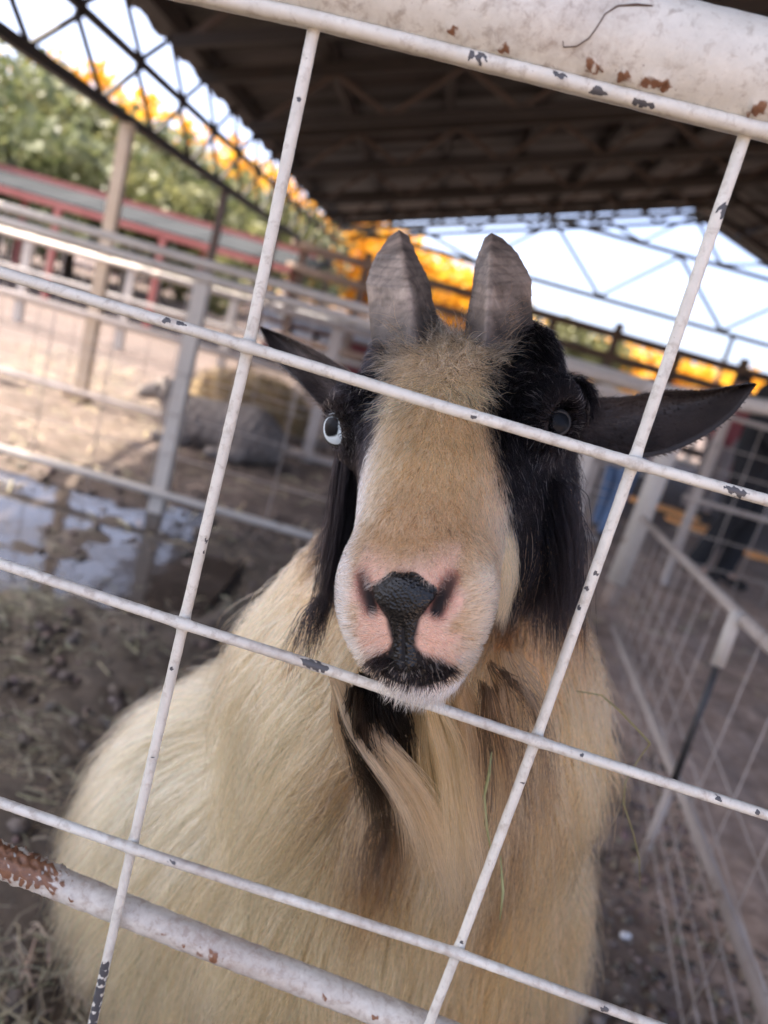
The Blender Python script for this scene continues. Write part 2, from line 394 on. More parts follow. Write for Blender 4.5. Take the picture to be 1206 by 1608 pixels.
def tree(name, x, y, h, r, mat, label, group, nleaf=2600, leaf=.16, low=.25):
    root = empty(name, (x, y, 0)); tag(root, label, 'tree', group)
    rg = np.random.default_rng(int(abs(x * 131 + y * 17)) + 3); mb = MB(); ends = []
    mb.tube([(x, y, -.1), (x + rg.normal() * .05, y, h * .3), (x + rg.normal() * .15, y + rg.normal() * .15, h * .62), (x + rg.normal() * .2, y, h * .85)], [.055 * h ** .8, .045 * h ** .8, .025 * h ** .8, .01], 7)
    for k in range(9):
        a = k * 2.4 + rg.uniform(0, .6); z = h * rg.uniform(.22, .7); q = rg.uniform(.55, 1.0) * r; e = np.array((x + math.cos(a) * q, y + math.sin(a) * q, z + rg.uniform(.1, .38) * h))
        mid = (np.array((x, y, z)) + e) / 2 + (0, 0, .06 * h); mb.tube([(x, y, z), mid, e], [.018 * h ** .8, .012 * h ** .8, .005], 5); ends += [e, mid]
    mb.build('trunk', bark_m, root, True)
    nc = 34; th = rg.uniform(0, 6.28, nc); zz = rg.uniform(low, 1.0, nc); rad = r * np.sqrt(np.clip(1 - ((zz - .52) / .52) ** 2, .05, 1)) * rg.uniform(.35, 1.0, nc)
    cc = np.stack([x + rad * np.cos(th), y + rad * np.sin(th), zz * h], 1); cc = np.concatenate([cc, np.array(ends)]); cr = rg.uniform(.20, .42, len(cc)) * r
    i = rg.integers(0, len(cc), nleaf); d = rg.normal(size=(nleaf, 3)); d = d / np.linalg.norm(d, axis=1, keepdims=True) * rg.random((nleaf, 1)) ** .45
    p = cc[i] + d * cr[i][:, None] * (1, 1, .75); a = unit(rg.normal(size=(nleaf, 3))); bb = unit(np.cross(a, rg.normal(size=(nleaf, 3)))); s = leaf * rg.uniform(.6, 1.3, (nleaf, 1))
    V = np.stack([p - a * s, p + bb * s * .55, p + a * s, p - bb * s * .55], 1).reshape(-1, 3); me = np_mesh('crown', V, np.arange(nleaf * 4).reshape(-1, 4), mat, False)
    v = np.repeat(np.clip(rg.normal(.5, .22, nleaf) + (rg.random(len(cc))[i] - .5) * .5, 0, 1), 4); vcol(me, 'leaf', v)
    rel(link('crown', me), root)
GT = ['bushy green tree cut by the left edge of the picture, tallest of its row', 'green tree under the left end of the lattice girder', 'olive green tree directly left of the tan barn post', 'green tree directly behind the top of the tan barn post', 'dense green tree between the tan post and the left upright wire of the gate', 'olive tinged tree just left of the upright gate wire', 'small far green tree partly behind the upright gate wire', 'low green tree in front of the others at the left edge', 'olive low tree behind the middle of the red framed shed']
AT = ['golden tree above the green ones at the upper left, nearest of its row', 'golden tree seen through the girder right of the tan post', 'golden tree under the barn eave left of the upright gate wire', 'farthest golden tree where the eave meets the upright gate wire']
AF = ['tall golden tree left of the left horn under the roof edge', 'golden tree directly behind the left horn', 'golden tree in the gap between the two horns', 'lower golden tree behind the right horn', 'last low golden tree just right of the right horn']
AR = ['golden tree right behind the dome of the head, left end of the low row', 'golden tree left of the right upright wire above the ear', 'golden tree crossed by the right upright gate wire', 'golden tree above the middle of the right ear', 'golden tree above the tip of the right ear', 'golden tree at the right edge beyond the ear tip']
GR = ['olive tree right behind the brown corral posts beside the right horn', 'smaller olive tree between the corral and the golden row']
for k, (px, py, Y, r) in enumerate([(-60, 70, 19, 3.4), (60, 120, 22, 3.2), (150, 175, 20, 2.6), (235, 225, 23, 2.9), (320, 275, 25, 2.8), (395, 300, 29, 2.8), (455, 335, 33, 3.0), (20, 175, 17, 2.6), (280, 300, 19, 2.2)]):
    p = at(px, py, Y); tree('leafy_tree', p[0], Y, p[2], r, (green_l, olive_l)[k % 3 == 2], GT[k], 'green trees left of the barn', 3000)
for k, (px, py, Y, r) in enumerate([(120, 105, 31, 3.2), (230, 165, 34, 3.4), (330, 215, 37, 3.4), (420, 270, 42, 3.6)]):
    p = at(px, py, Y); tree('autumn_tree', p[0], Y, p[2], r, gold_l, AT[k], 'golden trees left of the barn', 2600, .2)
for k, (px, py, Y, r) in enumerate([(530, 350, 46, 4.2), (590, 362, 44, 4.0), (655, 400, 47, 3.8), (715, 425, 45, 3.6), (770, 452, 48, 3.4)]):
    p = at(px, py, Y); tree('autumn_tree', p[0], Y, p[2], r, gold_l, AF[k], 'golden trees beyond the far end', 2400, .24)
for k, (px, py, Y, r) in enumerate([(965, 545, 50, 3.4), (1030, 562, 52, 3.4), (1090, 575, 50, 3.4), (1150, 592, 53, 3.4), (1215, 600, 50, 3.6), (1290, 610, 52, 3.6)]):
    p = at(px, py, Y); tree('autumn_tree', p[0], Y, p[2], r, gold_l, AR[k], 'golden trees above the right ear', 2400, .24, .1)
for k, (px, py, Y, r) in enumerate([(865, 500, 30, 1.8), (935, 525, 31, 1.7)]):
    p = at(px, py, Y); tree('leafy_tree', p[0], Y, p[2], r, olive_l, GR[k], 'green trees right of the horns', 2000, .16, .1)

# ------------------------------------------------------------------ pens, sheds and people in the distance
white_m = worn('white_pipe_paint', (.50, .45, .385), (.60, .55, .48), (.30, .22, .16), 5, .6, 0, .2, .62)
grime_m = worn('dirty_white_paint', (.40, .34, .29), (.50, .44, .39), (.22, .15, .11), 5, .6, 0, .2, .60)
rusty_m = worn('rusty_pipe', (.24, .17, .13), (.34, .26, .20), (.14, .08, .05), 6, .75, 0, .3)
red_m = worn('faded_red_paint', (.34, .10, .08), (.42, .16, .13), (.25, .10, .08), 3, .6, 0, .2)
brown_m = worn('brown_wood', (.13, .085, .058), (.19, .13, .09), (.08, .05, .035), 4, .8, 0, .5)
def fence(name, label, Y, x0, x1, posts, rails, wires=(), step=0, mat=white_m, pr=.04, rr=.03, wr=.004, cat='fence', wmat=None):
    """posts: list of (x, top); rails and wires: heights"""
    o = empty(name, ((x0 + x1) / 2, Y, 0)); tag(o, label, cat)
    for x, t in posts:
        MB().bar((x, Y, -.05), (x, Y, t), pr * 2, pr * 2).build('post', mat, o)
    for r in rails:
        z0, z1 = (r, r) if np.isscalar(r) else r
        MB().tube([(x0, Y - pr - rr * .6, z0), (x1, Y - pr - rr * .6, z1)], rr, 8).build('rail', mat, o, True)
    for z in wires: MB().tube([(x0, Y - pr - .01, z), (x1, Y - pr - .01, z)], wr, 5).build('wire', wmat or mat, o, True)
    if step:
        for x in np.arange(x0 + step / 2, x1, step): MB().tube([(x, Y - pr - .018, .04), (x, Y - pr - .018, max([q if np.isscalar(q) else min(q) for q in rails]))], wr, 5).build('wire', wmat or mat, o, True)
    return o
pA = atz(245, 800, 0); YA = pA[1]; zA = at(320, 425, YA)[2]; zU = at(280, 402, YA)[2]; zlow = at(242, 768, YA)[2]
fence('pen_fence', 'nearest white pipe pen fence beyond the puddles left of the goat', YA, -4.6, 1.0, [(pA[0], zA), (-3.6, zU), (.85, zA)], [zU, zA - .03, max(zlow, .10)], (.3, .5, .7), .3, wmat=grime_m, rr=.021, pr=.034, wr=.003)
YB = pB[1] - .15; pC = at(532, 517, YB)
fence('pen_fence', 'second pen fence of white pipe and mesh behind the resting sheep', YB, -5.5, 1.6, [(-4.6, 1.15), (pC[0], pC[2]), (1.4, 1.15)], [pC[2] + .02, .66, .08], (.2, .36, .5), .28, grime_m, .04, .022, .003)
fence('pen_fence', 'far white pipe fence with many posts in front of the maroon sheds', 9.2, -9, 3.0, [(x, 1.05) for x in np.arange(-8.6, 3, 1.25)], [1.0, .62, .3], (), 0, white_m, .045, .028)
fence('corral_fence', 'tall brown corral fence seen between and beside the horns', 13.0, -2.6, 6.0, [(x, 2.15 if k % 2 else 2.0) for k, x in enumerate(np.arange(-2.4, 6.0, 1.05))], [1.95, 1.6, 1.25, .9, .5], (), 0, brown_m, .06, .07)
# right: long low panel that runs away from the gate, with its stake, and a farther white post
sB, fB = atz(1015, 1372, 0), atz(953, 955, 0)
pn = np.cross(fB - sB, (0, 0, 1.0)); pn /= np.linalg.norm(pn)
def on_panel(x, y): r = ray(x, y); return CAM + r * (((sB - CAM) @ pn) / (r @ pn))
panel = empty('fence_panel', sB); tag(panel, 'low wire panel running away from the gate to the right of the goat', 'fence panel')
def extend(a, b, t): return b + unit(b - a) * t
r1a, r1b = on_panel(1010, 815), on_panel(1206, 1008); r2a, r2b = on_panel(963, 985), on_panel(1206, 1600)
MB().tube([r1a, on_panel(1165, 970), extend(r1a, r1b, .5)], .017, 10).build('rail', grime_m, panel, True)
MB().tube([r2a, on_panel(1070, 1242), extend(r2a, r2b, .25)], .015, 10).build('rail', grime_m, panel, True)
top, kn, mid, foot = on_panel(1172, 965), on_panel(1140, 1050), on_panel(1070, 1235), on_panel(1013, 1374)
sh = pn * .022 * (1 if pn @ (CAM - sB) > 0 else -1)
MB().tube([top + sh, kn + sh], .017, 10).build('leg_sleeve', white_m, panel, True)
MB().tube([kn + sh, mid + sh], .010, 8).build('leg', worn('bare_steel', (.05, .05, .052), (.09, .085, .08), (.12, .07, .04), 9, .5, .6, .3), panel, True)
MB().tube([mid + sh, foot + sh], .013, 8).build('leg_foot', grime_m, panel, True)
along = unit((fB - sB) * (1, 1, 0)); start = sB - along * 1.05; LEN = np.linalg.norm(fB - start)
zr = lambda d: np.interp(d, (1.05, np.linalg.norm((r1a - start)[:2])), (r1b[2], r1a[2]))
for z in (.06, .12, .18, .26, .35, .45):
    MB().tube([start + (0, 0, z), fB + (0, 0, z * .92)], .0020, 5).build('wire', grime_m, panel, True)
for d in np.arange(.05, LEN, .22):
    q = start + along * d; MB().tube([q + (0, 0, .03), q + (0, 0, float(zr(d)))], .0018, 5).build('wire', grime_m, panel, True)
YF = fB[1]; zt = at(1030, 612, YF)[2]
ff = empty('post_and_rail', fB); tag(ff, 'white post with a dark foot carrying a rail behind the right ear', 'fence post')
kx, ky = on_panel(958, 926)[:2]
MB().tube([(fB[0], YF, .16), (fB[0] + .02, YF, zt)], .055, 12).build('post', white_m, ff, True)
MB().tube([(fB[0] - .005, YF, -.05), (fB[0], YF, .16)], .040, 10).build('post_foot', rusty_m, ff, True)
MB().tube([at(870, 566, YF), at(1030, 612, YF) + (0, -.06, 0), at(1206, 640, YF), at(1400, 690, YF)], .042, 10).build('rail', white_m, ff, True)
fence('mesh_fence', 'grey mesh fence in front of the people on the right', 5.2, 1.9, 4.6, [(2.0, 1.25), (3.6, 1.25)], [1.2, .62], (.2, .4, .85, 1.0), .22, grime_m, .025, .016)
fence('pen_fence', 'distant white fence behind the people right of the goat', 11.5, 1.5, 12, [(x, 1.3) for x in np.arange(1.8, 12, 1.6)], [1.28, .85, .4], (), 0, white_m, .05, .035)

# shed with a red frame and grey roof, left
def shed(px0, px1, Y):
    a, c = at(px0, 262 + .27 * px0, Y), at(px1, 262 + .27 * px1, Y); o = empty('shed', (a[0], Y, 0)); tag(o, 'long shed with faded red frame and grey sheet roof below the green trees', 'shed')
    x0, x1, z = a[0], c[0], a[2]
    MB().bar((x0, Y, z), (x1, Y, z), .12, .14).build('beam', red_m, o); MB().bar((x0, Y - 2.2, z - .42), (x1, Y - 2.2, z - .42), .10, .10).build('beam', red_m, o)
    gm_ = worn('grey_sheet', (.030, .033, .035), (.045, .048, .05), (.035, .031, .028), 1.5, .95, .0, .1); gm_.node_tree.nodes['Principled BSDF'].inputs['Specular IOR Level'].default_value = .05
    for x in np.arange(x0, x1 - .1, 1.0): MB().quad_strip([[(x + .01, Y - .1, z - .03), (x + .98, Y - .1, z - .03), (x + .98, Y - .1, z - .06), (x + .01, Y - .1, z - .06)], [(x + .01, Y - 2.1, z - .34), (x + .98, Y - 2.1, z - .34), (x + .98, Y - 2.1, z - .37), (x + .01, Y - 2.1, z - .37)]]).build('roof_sheet', gm_, o)
    for x in np.arange(x0 + .3, x1, 1.75):
        MB().bar((x, Y, 0), (x, Y, z - .07), .10, .10).build('post', red_m, o); MB().bar((x, Y - 2.2, 0), (x, Y - 2.2, z - .45), .10, .10).build('post', red_m, o)
shed(-120, 500, 15.0)
win_m, n, l, b = mat_nodes('window_pane'); b.inputs['Base Color'].default_value = (.62, .66, .70, 1); b.inputs['Roughness'].default_value = .2
maroon = worn('maroon_boards', (.20, .045, .05), (.26, .07, .07), (.15, .05, .05), 2, .7, 0, .2)
def maroon_shed(px0, px1, py0, py1, Y, label, wins):
    a, c = at(px0, py0, Y), at(px1, py1, Y); o = empty('maroon_shed', ((a[0] + c[0]) / 2, Y, 0)); tag(o, label, 'shed'); z = a[2]
    MB().box((a[0], Y, 0), (c[0], Y + 2.5, z)).build('wall', maroon, o)
    MB().quad_strip([[(a[0] - .2, Y - .2, z + .003), (c[0] + .2, Y - .2, z + .003), (c[0] + .2, Y - .2, z + .06), (a[0] - .2, Y - .2, z + .06)], [(a[0] - .2, Y + 2.7, z + .3), (c[0] + .2, Y + 2.7, z + .3), (c[0] + .2, Y + 2.7, z + .36), (a[0] - .2, Y + 2.7, z + .36)]]).build('roof', worn('shed_roof', (.28, .27, .26), (.35, .34, .33), (.2, .17, .15), 2, .6), o)
    for w in wins:
        x = a[0] + (c[0] - a[0]) * w; f = MB().box((x - .34, Y - .05, z * .42), (x + .34, Y + .02, z * .92)).build('window', white_m, o)
        g = MB().box((x - .27, Y - .07, z * .47), (x + .27, Y - .045, z * .87)).mesh('pane', win_m); q = link('pane', g, f)
        q.matrix_parent_inverse = (Matrix.Translation(-Vector(o.location))).inverted() @ Matrix.Translation(-Vector(o.location))
maroon_shed(-150, 90, 452, 560, 14.0, 'maroon shed with a white window at the left edge of the picture', (.82,))
maroon_shed(420, 580, 498, 600, 14.0, 'maroon shed with white windows just left of the goat', (.12, .34, .56))
# ------------------------------------------------------------------ the goat
E_MID = atd(707, 671, .53)
def camvec(x, y, z): return x * RIGHT + y * UPV + z * FWD
HL = unit(camvec(.964, 0, -.267)); HF = unit(camvec(-.212, -.606, -.765)); HF = unit(HF - HL * (HF @ HL)); HU = -np.cross(HF, HL)
if HU @ UPV < 0: HU = -HU
def HW(l, u, f): return E_MID + HL * l + HU * u + HF * f
def HC(p):
    q = np.asarray(p) - E_MID; return q @ HL, q @ HU, q @ HF
gf = Field(axis(-.5, .55, (-.075, .165, .0019), .014), axis(.2, 1.8, (.36, .60, .0019), .016), axis(-.02, 1.25, (.99, 1.22, .0019), .014))
ST = np.array([  # f, top, bottom, half width, exponent
    (-.15, -.075, -.085, .025, 2.0), (-.13, -.045, -.090, .040, 2.0), (-.09, -.004, -.105, .053, 2.1), (-.05, .031, -.112, .065, 2.2),
    (.00, .048, -.112, .068, 2.3), (.03, .046, -.105, .058, 2.3), (.06, .041, -.095, .049, 2.3), (.09, .034, -.086, .0425, 2.3),
    (.13, .022, -.076, .0370, 2.2), (.152, .011, -.069, .0352, 2.1), (.168, -.002, -.061, .0300, 2.0), (.179, -.013, -.052, .027, 2.0), (.185, -.023, -.040, .012, 2.0)])
def head_fn(x, y, z):
    q = [x - E_MID[0], y - E_MID[1], z - E_MID[2]]
    l, u, f = (q[0] * a[0] + q[1] * a[1] + q[2] * a[2] for a in (HL, HU, HF))
    fc = np.clip(f, -.15, .185)
    t, b, w, e = (np.interp(fc, ST[:, 0], ST[:, i]) for i in (1, 2, 3, 4))
    w = w * (1 - .42 * sstep(-.018, -.070, u) * sstep(.07, .13, f)); uc = (t + b) * .5; h = (t - b) * .5
    r = ((np.abs(l) / w) ** e + (np.abs(u - uc) / h) ** e) ** (1 / e)
    return (r - 1) * np.minimum(w, h) * .85 + np.abs(f - fc)
c8 = np.array([HW(l, u, f) for l in (-.09, .09) for u in (-.13, .07) for f in (-.16, .2)])
gf.add(head_fn, c8.min(0), c8.max(0), .004, .02)
HAX = (HL, HU, HF)
for s in (-1, 1):
    gf.ell(HW(s * .062, .009, .001), HAX, (.0245, .025, .030), .02)            # orbit
    gf.ell(HW(s * .036, .022, -.068), HAX, (.024, .018, .030), .02)            # horn boss
    gf.ell(HW(s * .027, -.018, .145), HAX, (.012, .022, .026), .015)           # nostril wing
    gf.ell(HW(s * .043, -.070, -.02), HAX, (.028, .045, .055), .03)            # cheek
    gf.ell(HW(s * .014, -.043, .160), HAX, (.016, .014, .020), .015)           # upper lip
    gf.cone(HW(s * .050, -.030, -.070), .020, HW(s * .078, -.022, -.075), .015, .02); gf.ell(HW(s * .046, .008, -.062), HAX, (.022, .022, .034), .02)  # ear root
gf.ell(HW(0, -.064, .153), HAX, (.021, .0135, .026), .012)                       # chin
gf.ell(HW(0, -.010, .158), HAX, (.020, .018, .014), .012)                       # nose
for s in (-1, 1):
    gf.ell(HW(s * .0795, .0125, .0175), HAX, (.0150, .0125, .0155), .003, cut=True)   # eye opening
    gf.cone(HW(s * .0190, -.005, .173), .0046, HW(s * .0264, .009, .155), .0036, .002, cut=True)   # nostril
    gf.cone(HW(s * .011, -.045, .184), .0022, HW(s * .036, -.040, .152), .0020, .004, cut=True)   # mouth line
gf.cone(HW(-.012, -.045, .184), .0022, HW(.012, -.045, .184), .0022, .004, cut=True)
# neck, trunk, legs (world coordinates)
NB = np.array((.095, .70, .88))
gf.cone(HW(-.006, -.075, -.075), .052, HW(-.010, -.105, -.14), .066, .04)
gf.cone(HW(-.010, -.100, -.13), .066, NB, .130, .06)
gf.cone(HW(-.030, -.105, -.11), .050, (.030, .70, .90), .105, .05)
gf.cone(NB, .125, (.10, .76, .66), .18, .08)
gf.ell((.062, .87, .51), np.eye(3), (.300, .225, .265), .08)
gf.cone((.06, .90, .54), .19, (.12, 1.38, .53), .20, .08)
gf.cone((.12, 1.38, .54), .18, (.13, 1.52, .54), .13, .06)
gf.cone((.05, .85, .46), .19, (.10, 1.3, .44), .19, .06)
gf.cone((.14, 1.60, .62), .030, (.14, 1.70, .70), .018, .03)                   # tail
for sx, y in ((-.075, .82), (.185, .82)):
    gf.cone((sx, y, .50), .075, (sx, y + .01, .32), .042, .04); gf.cone((sx, y + .01, .32), .040, (sx, y - .005, .14), .024, .015)
    gf.cone((sx, y - .005, .14), .026, (sx, y - .02, .035), .030, .01)
for sx, y in ((.02, 1.44), (.23, 1.44)):
    gf.cone((sx, y, .50), .10, (sx, y - .03, .38), .060, .05); gf.cone((sx, y - .03, .38), .055, (sx, y + .10, .27), .034, .02)
    gf.cone((sx, y + .10, .27), .033, (sx, y + .07, .12), .024, .015); gf.cone((sx, y + .07, .12), .026, (sx, y + .05, .035), .030, .01)
GV, GQ = gf.surface()


# colours of coat and skin, in the animal's own head frame
CREAM, WHITE, TAN, RUST, BLACK, PINK, DARK = (np.array(c) for c in ((.75, .475, .235), (.84, .76, .66), (.36, .225, .125), (.54, .265, .10), (.006, .005, .006), (.53, .325, .245), (.045, .032, .024)))
def lerp(a, b, t): return a + (b - a) * t[:, None]
def full(c, n): return np.tile(np.asarray(c, float), (n, 1))
def gauss(p, px, py, d, r, asp=1.0):
    q = p - atd(px, py, d); return np.exp(-(q[:, 0] ** 2 + q[:, 1] ** 2 + (q[:, 2] / asp) ** 2) / r ** 2)
WB = ((-.12, -.07, -.03, 0, .03, .055, .075, .10), (.022, .024, .026, .025, .026, .033, .040, .050))
def lumps(p, s):
    """cheap smooth 3-d noise, -1..1"""
    a = np.zeros(len(p)); r = np.random.default_rng(5)
    for k in range(6):
        w = r.normal(size=3) * s * (1 + .35 * k); a += np.sin(p @ w + r.uniform(0, 6.28)) / 6
    return a * 1.8
def muzzle_parts(l, u, f):
    """pad, lip and pink nose areas on the front of the muzzle, 0..1"""
    al = np.abs(l); front = sstep(.125, .145, f)
    pad_w = np.interp(u, (-.040, -.030, -.020, -.009, -.002, .003, .009), (.026, .012, .0065, .0092, .0175, .0160, .005))
    lip = sstep(1.12, .88, np.sqrt((l / .0235) ** 2 + ((u + .041) / .0165) ** 2)) * front
    pad = sstep(.0015, -.0015, al - pad_w) * sstep(-.046, -.042, u) * sstep(.011, .008, u) * front
    pink = sstep(.031, .022, al + .006 * lumps(np.stack([l, u, f], 1), 160)) * sstep(-.042, -.032, u) * sstep(.015, .006, u) * front
    return pad, lip, pink
def coat_colour(p, nz):
    """p (n,3) world points, nz (n,) per-hair random: colour of the coat there, and how far it belongs to the head"""
    l, u, f = HC(p); n = len(p); al = np.abs(l)
    wb = np.interp(f, *WB) + nz * .003
    depth = sstep(-.02, -.08, u)
    black = sstep(-.001, .005, al - wb) * (1 - sstep(.078, .098, f + nz * .006 + depth * .028 - .010))
    face = lerp(full(TAN, n), full(CREAM * .80, n), sstep(.00, .07, f + nz * .014))
    face = lerp(face, full(TAN * 1.15, n), sstep(.09, .135, f + nz * .012) * .65)
    side = sstep(.026, .042, al + nz * .004) * sstep(.03, .09, f)
    face = lerp(face, lerp(full(WHITE, n), full(CREAM * 1.05, n), sstep(-.01, .02, l) * sstep(-.05, -.03, u) * .8), np.clip(side + sstep(-.050, -.062, u) * sstep(.09, .12, f), 0, 1))  # right of the muzzle turns cream: its shadow put into the coat colour
    face = face * np.array((.94, 1.0, 1.14)); head = lerp(face, full(BLACK, n), black)
    pad, lip, pink = muzzle_parts(l, u, f)
    head = lerp(head, full(WHITE * .9, n), pink * .5); head = lerp(head, full(BLACK, n), np.clip(lip * 1.3 + pad, 0, 1) * (nz < 1.25))
    # neck and trunk; left-to-right cream to rust is part coat, part painted side light
    x, z = p[:, 0], p[:, 2]; lum = lumps(p * (1, 1, .25), 30) * .6 + .5 * lumps(p * (1, 1, .2), 110)
    body = lerp(full(CREAM, n), full(RUST * 1.1, n), np.clip(.12 + .5 * lum + sstep(.06, .25, x) * .60 + nz * .30 + sstep(.62, .35, z) * .15, 0, .9))
    body = lerp(body, full(CREAM * 1.08, n), sstep(-.02, -.16, x) * sstep(.25, .5, z) * .8)
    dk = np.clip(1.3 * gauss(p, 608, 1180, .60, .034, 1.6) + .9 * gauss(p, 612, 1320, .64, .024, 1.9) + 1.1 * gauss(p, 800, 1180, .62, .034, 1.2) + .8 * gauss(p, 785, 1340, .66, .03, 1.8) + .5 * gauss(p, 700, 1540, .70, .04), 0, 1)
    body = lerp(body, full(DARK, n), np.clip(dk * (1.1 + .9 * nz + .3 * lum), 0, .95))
    body = lerp(body, full(BLACK * 1.6, n), sstep(.965, 1.02, z + nz * .012 + lum * .01) * (f < .05))
    body = lerp(body, full((.035, .028, .022), n), sstep(.075, .055, z))
    hw = sstep(-.135, -.115, f) * sstep(-.145, -.115, u)
    return lerp(body, head, hw), hw

skin_m, n, l, b = mat_nodes('goat_skin')
at_ = n.new('ShaderNodeAttribute'); at_.attribute_name = 'skin'
l.new(at_.outputs['Color'], b.inputs['Base Color']); b.inputs['Roughness'].default_value = .7; b.inputs['Specular IOR Level'].default_value = .25
b.inputs['Subsurface Weight'].default_value = .12; b.inputs['Subsurface Radius'].default_value = (.006, .003, .002); b.inputs['Subsurface Scale'].default_value = .5
bump(n, l, noise(n, l, coords(n), 380, 3).outputs[0], b, .35, .0006)

goat = link('goat', np_mesh('goat', GV, GQ, skin_m))
tag(goat, 'tan and black horned goat with a long beard poking its nose through the wire gate', 'goat')
gl, gu, gff = HC(GV); gc, ghw = coat_colour(GV, np.zeros(len(GV)))
pad, lip, pink = muzzle_parts(gl, gu, gff)
gc = lerp(gc * .8, full(PINK, len(GV)), pink); gc = lerp(gc, full(BLACK, len(GV)), np.clip(pad + lip, 0, 1))
for s in (-1, 1):   # dark nostrils and eye rims
    a_, b_ = np.array((s * .0180, -.006, .172)), np.array((s * .0256, .007, .158)); q = np.stack([gl, gu, gff], 1) - a_; tt = np.clip(q @ (b_ - a_) / ((b_ - a_) @ (b_ - a_)), 0, 1); q = np.linalg.norm(q - tt[:, None] * (b_ - a_), axis=1)
    gc = lerp(gc, full((.22, .085, .06), len(GV)), .8 * sstep(.0078, .004, q)); gc = lerp(gc, full((.006, .003, .003), len(GV)), sstep(.0050, .0032, q))
    q = np.stack([gl - s * .0765, gu - .010, gff - .015], 1); gc = lerp(gc, full((.02, .014, .013), len(GV)), sstep(.026, .020, np.linalg.norm(q, axis=1)))
vcol(goat.data, 'skin', gc)

# --- nose pad: wet black leather, finer than the body mesh
nf = Field(*[axis(a - .03, a + .03, (a - .028, a + .028, .0008), .003) for a in HW(0, -.018, .168)])
def pad_fn(x, y, z):
    q = [x - E_MID[0], y - E_MID[1], z - E_MID[2]]
    l, u, f = (q[0] * a[0] + q[1] * a[1] + q[2] * a[2] for a in (HL, HU, HF))
    al = np.sqrt(l * l + 1e-7)
    w = np.interp(u, (-.044, -.036, -.028, -.020, -.014, -.009, -.004, -.001, .003, .006, .009, .0105), (.016, .0105, .0075, .0062, .0066, .0088, .0140, .0182, .0174, .0128, .0075, .002))
    body = gf_s - .0010 * sstep(0, .004, w - al) - .0014 * sstep(.0, .010, w - al) * sstep(-.012, -.002, u) + .0020 * np.exp(-(l / .0011) ** 2) * sstep(-.008, -.016, u) - .0004 * np.sin(l * 900) * np.sin(u * 1100) * sstep(-.01, -.02, u)
    return np.maximum(np.maximum(body, (al - w) * .7), np.maximum(u - .0095, -.043 - u) * .7)
sl, XX = nf.sub(HW(0, -.018, .168) - .04, HW(0, -.018, .168) + .04)
gg = np.stack(np.meshgrid(*nf.a, indexing='ij'), -1).reshape(-1, 3)
gf_s = gf.sample(gg).reshape(nf.v.shape)
nf.v[...] = pad_fn(nf.a[0][:, None, None], nf.a[1][None, :, None], nf.a[2][None, None, :])
nose_m, n, l, b = mat_nodes('wet_nose')
b.inputs['Base Color'].default_value = (.0035, .0035, .004, 1); b.inputs['Roughness'].default_value = .24; b.inputs['Specular IOR Level'].default_value = .35
vo = n.new('ShaderNodeTexVoronoi'); vo.inputs['Scale'].default_value = 620; l.new(coords(n), vo.inputs['Vector']); bump(n, l, vo.outputs[0], b, .55, .0009)
rel(link('nose', np_mesh('nose', *nf.surface(), nose_m)), goat)

# --- eyes
def make_eye(s):
    c = HW(s * (.0735 if s < 0 else .0690), .0065, .0090); gaze = unit(camvec(-.62, .05, -.78) if s < 0 else camvec(.42, .02, -.9))
    bm = bmesh.new(); bmesh.ops.create_uvsphere(bm, u_segments=96, v_segments=64, radius=.0143 if s < 0 else .0118)
    V = np.array([v.co for v in bm.verts]); F = [[v.index for v in f.verts] for f in bm.faces]; bm.free()
    V = V[:, [0, 1, 2]]
    d = unit(V); me = bpy.data.meshes.new('eye'); me.from_pydata((V + c).tolist(), [], F); me.polygons.foreach_set('use_smooth', [True] * len(F))
    side = unit(np.cross(gaze, UPV)); up = np.cross(side, gaze)
    a, e, g = d @ side, d @ up, d @ gaze
    pup = sstep(.10, .0, ((np.abs(a) / .43) ** 3 + (np.abs(e) / .46) ** 3) ** (1 / 3) - 1.0) * (g > 0)
    iris = sstep(.95, .90, np.sqrt(a * a + e * e)) * (g > 0)
    pale = np.array((.66, .76, .80)) if s < 0 else np.array((.010, .011, .013))
    col = lerp(full((.10, .07, .06), len(V)), full(pale, len(V)), iris); col = lerp(col, full((.004, .005, .007), len(V)), pup)
    me.materials.append(eye_m); vcol(me, 'eye', col)
    o = rel(link('eye', me), goat); o['label'] = 'pale blue eye with a wide black pupil' if s < 0 else 'dark eye half hidden by the wire'
eye_m, n, l, b = mat_nodes('eyeball'); at_ = n.new('ShaderNodeAttribute'); at_.attribute_name = 'eye'; l.new(at_.outputs['Color'], b.inputs['Base Color'])
b.inputs['Roughness'].default_value = .5; b.inputs['Specular IOR Level'].default_value = .1; b.inputs['Coat Weight'].default_value = .14; b.inputs['Coat IOR'].default_value = 1.33; b.inputs['Coat Roughness'].default_value = .02
for s in (-1, 1): make_eye(s)
lid_m = worn('eyelid', (.006, .005, .005), (.014, .011, .010), (.012, .008, .008), 200, .6, 0, .3)
for s in (-1, 1):
    A1 = unit(HL * s * .30 + HU * .40 + HF * .8); A2 = unit(HU - A1 * (HU @ A1)); A3 = np.cross(A1, A2); c = HW(s * (.0735 if s < 0 else .0690), .0065, .0090) + A1 * (.0092 if s < 0 else .0082); ring = [c + A3 * (.0122 if s < 0 else .0100) * math.cos(t) + A2 * (.0098 if s < 0 else .0076) * math.sin(t) - A1 * (.003 * math.cos(t) ** 2) for t in np.linspace(0, 2 * math.pi, 28, endpoint=False)]
    mb = MB(); sec = []
    for i, p in enumerate(ring):
        o = unit(p - c); sec.append([p + .0017 * (math.cos(a) * o + math.sin(a) * A1) for a in np.linspace(0, 2 * math.pi, 8, endpoint=False)])
    sec.append(sec[0]); mb.quad_strip(sec, cap=False).build('eyelid', lid_m, goat, True)

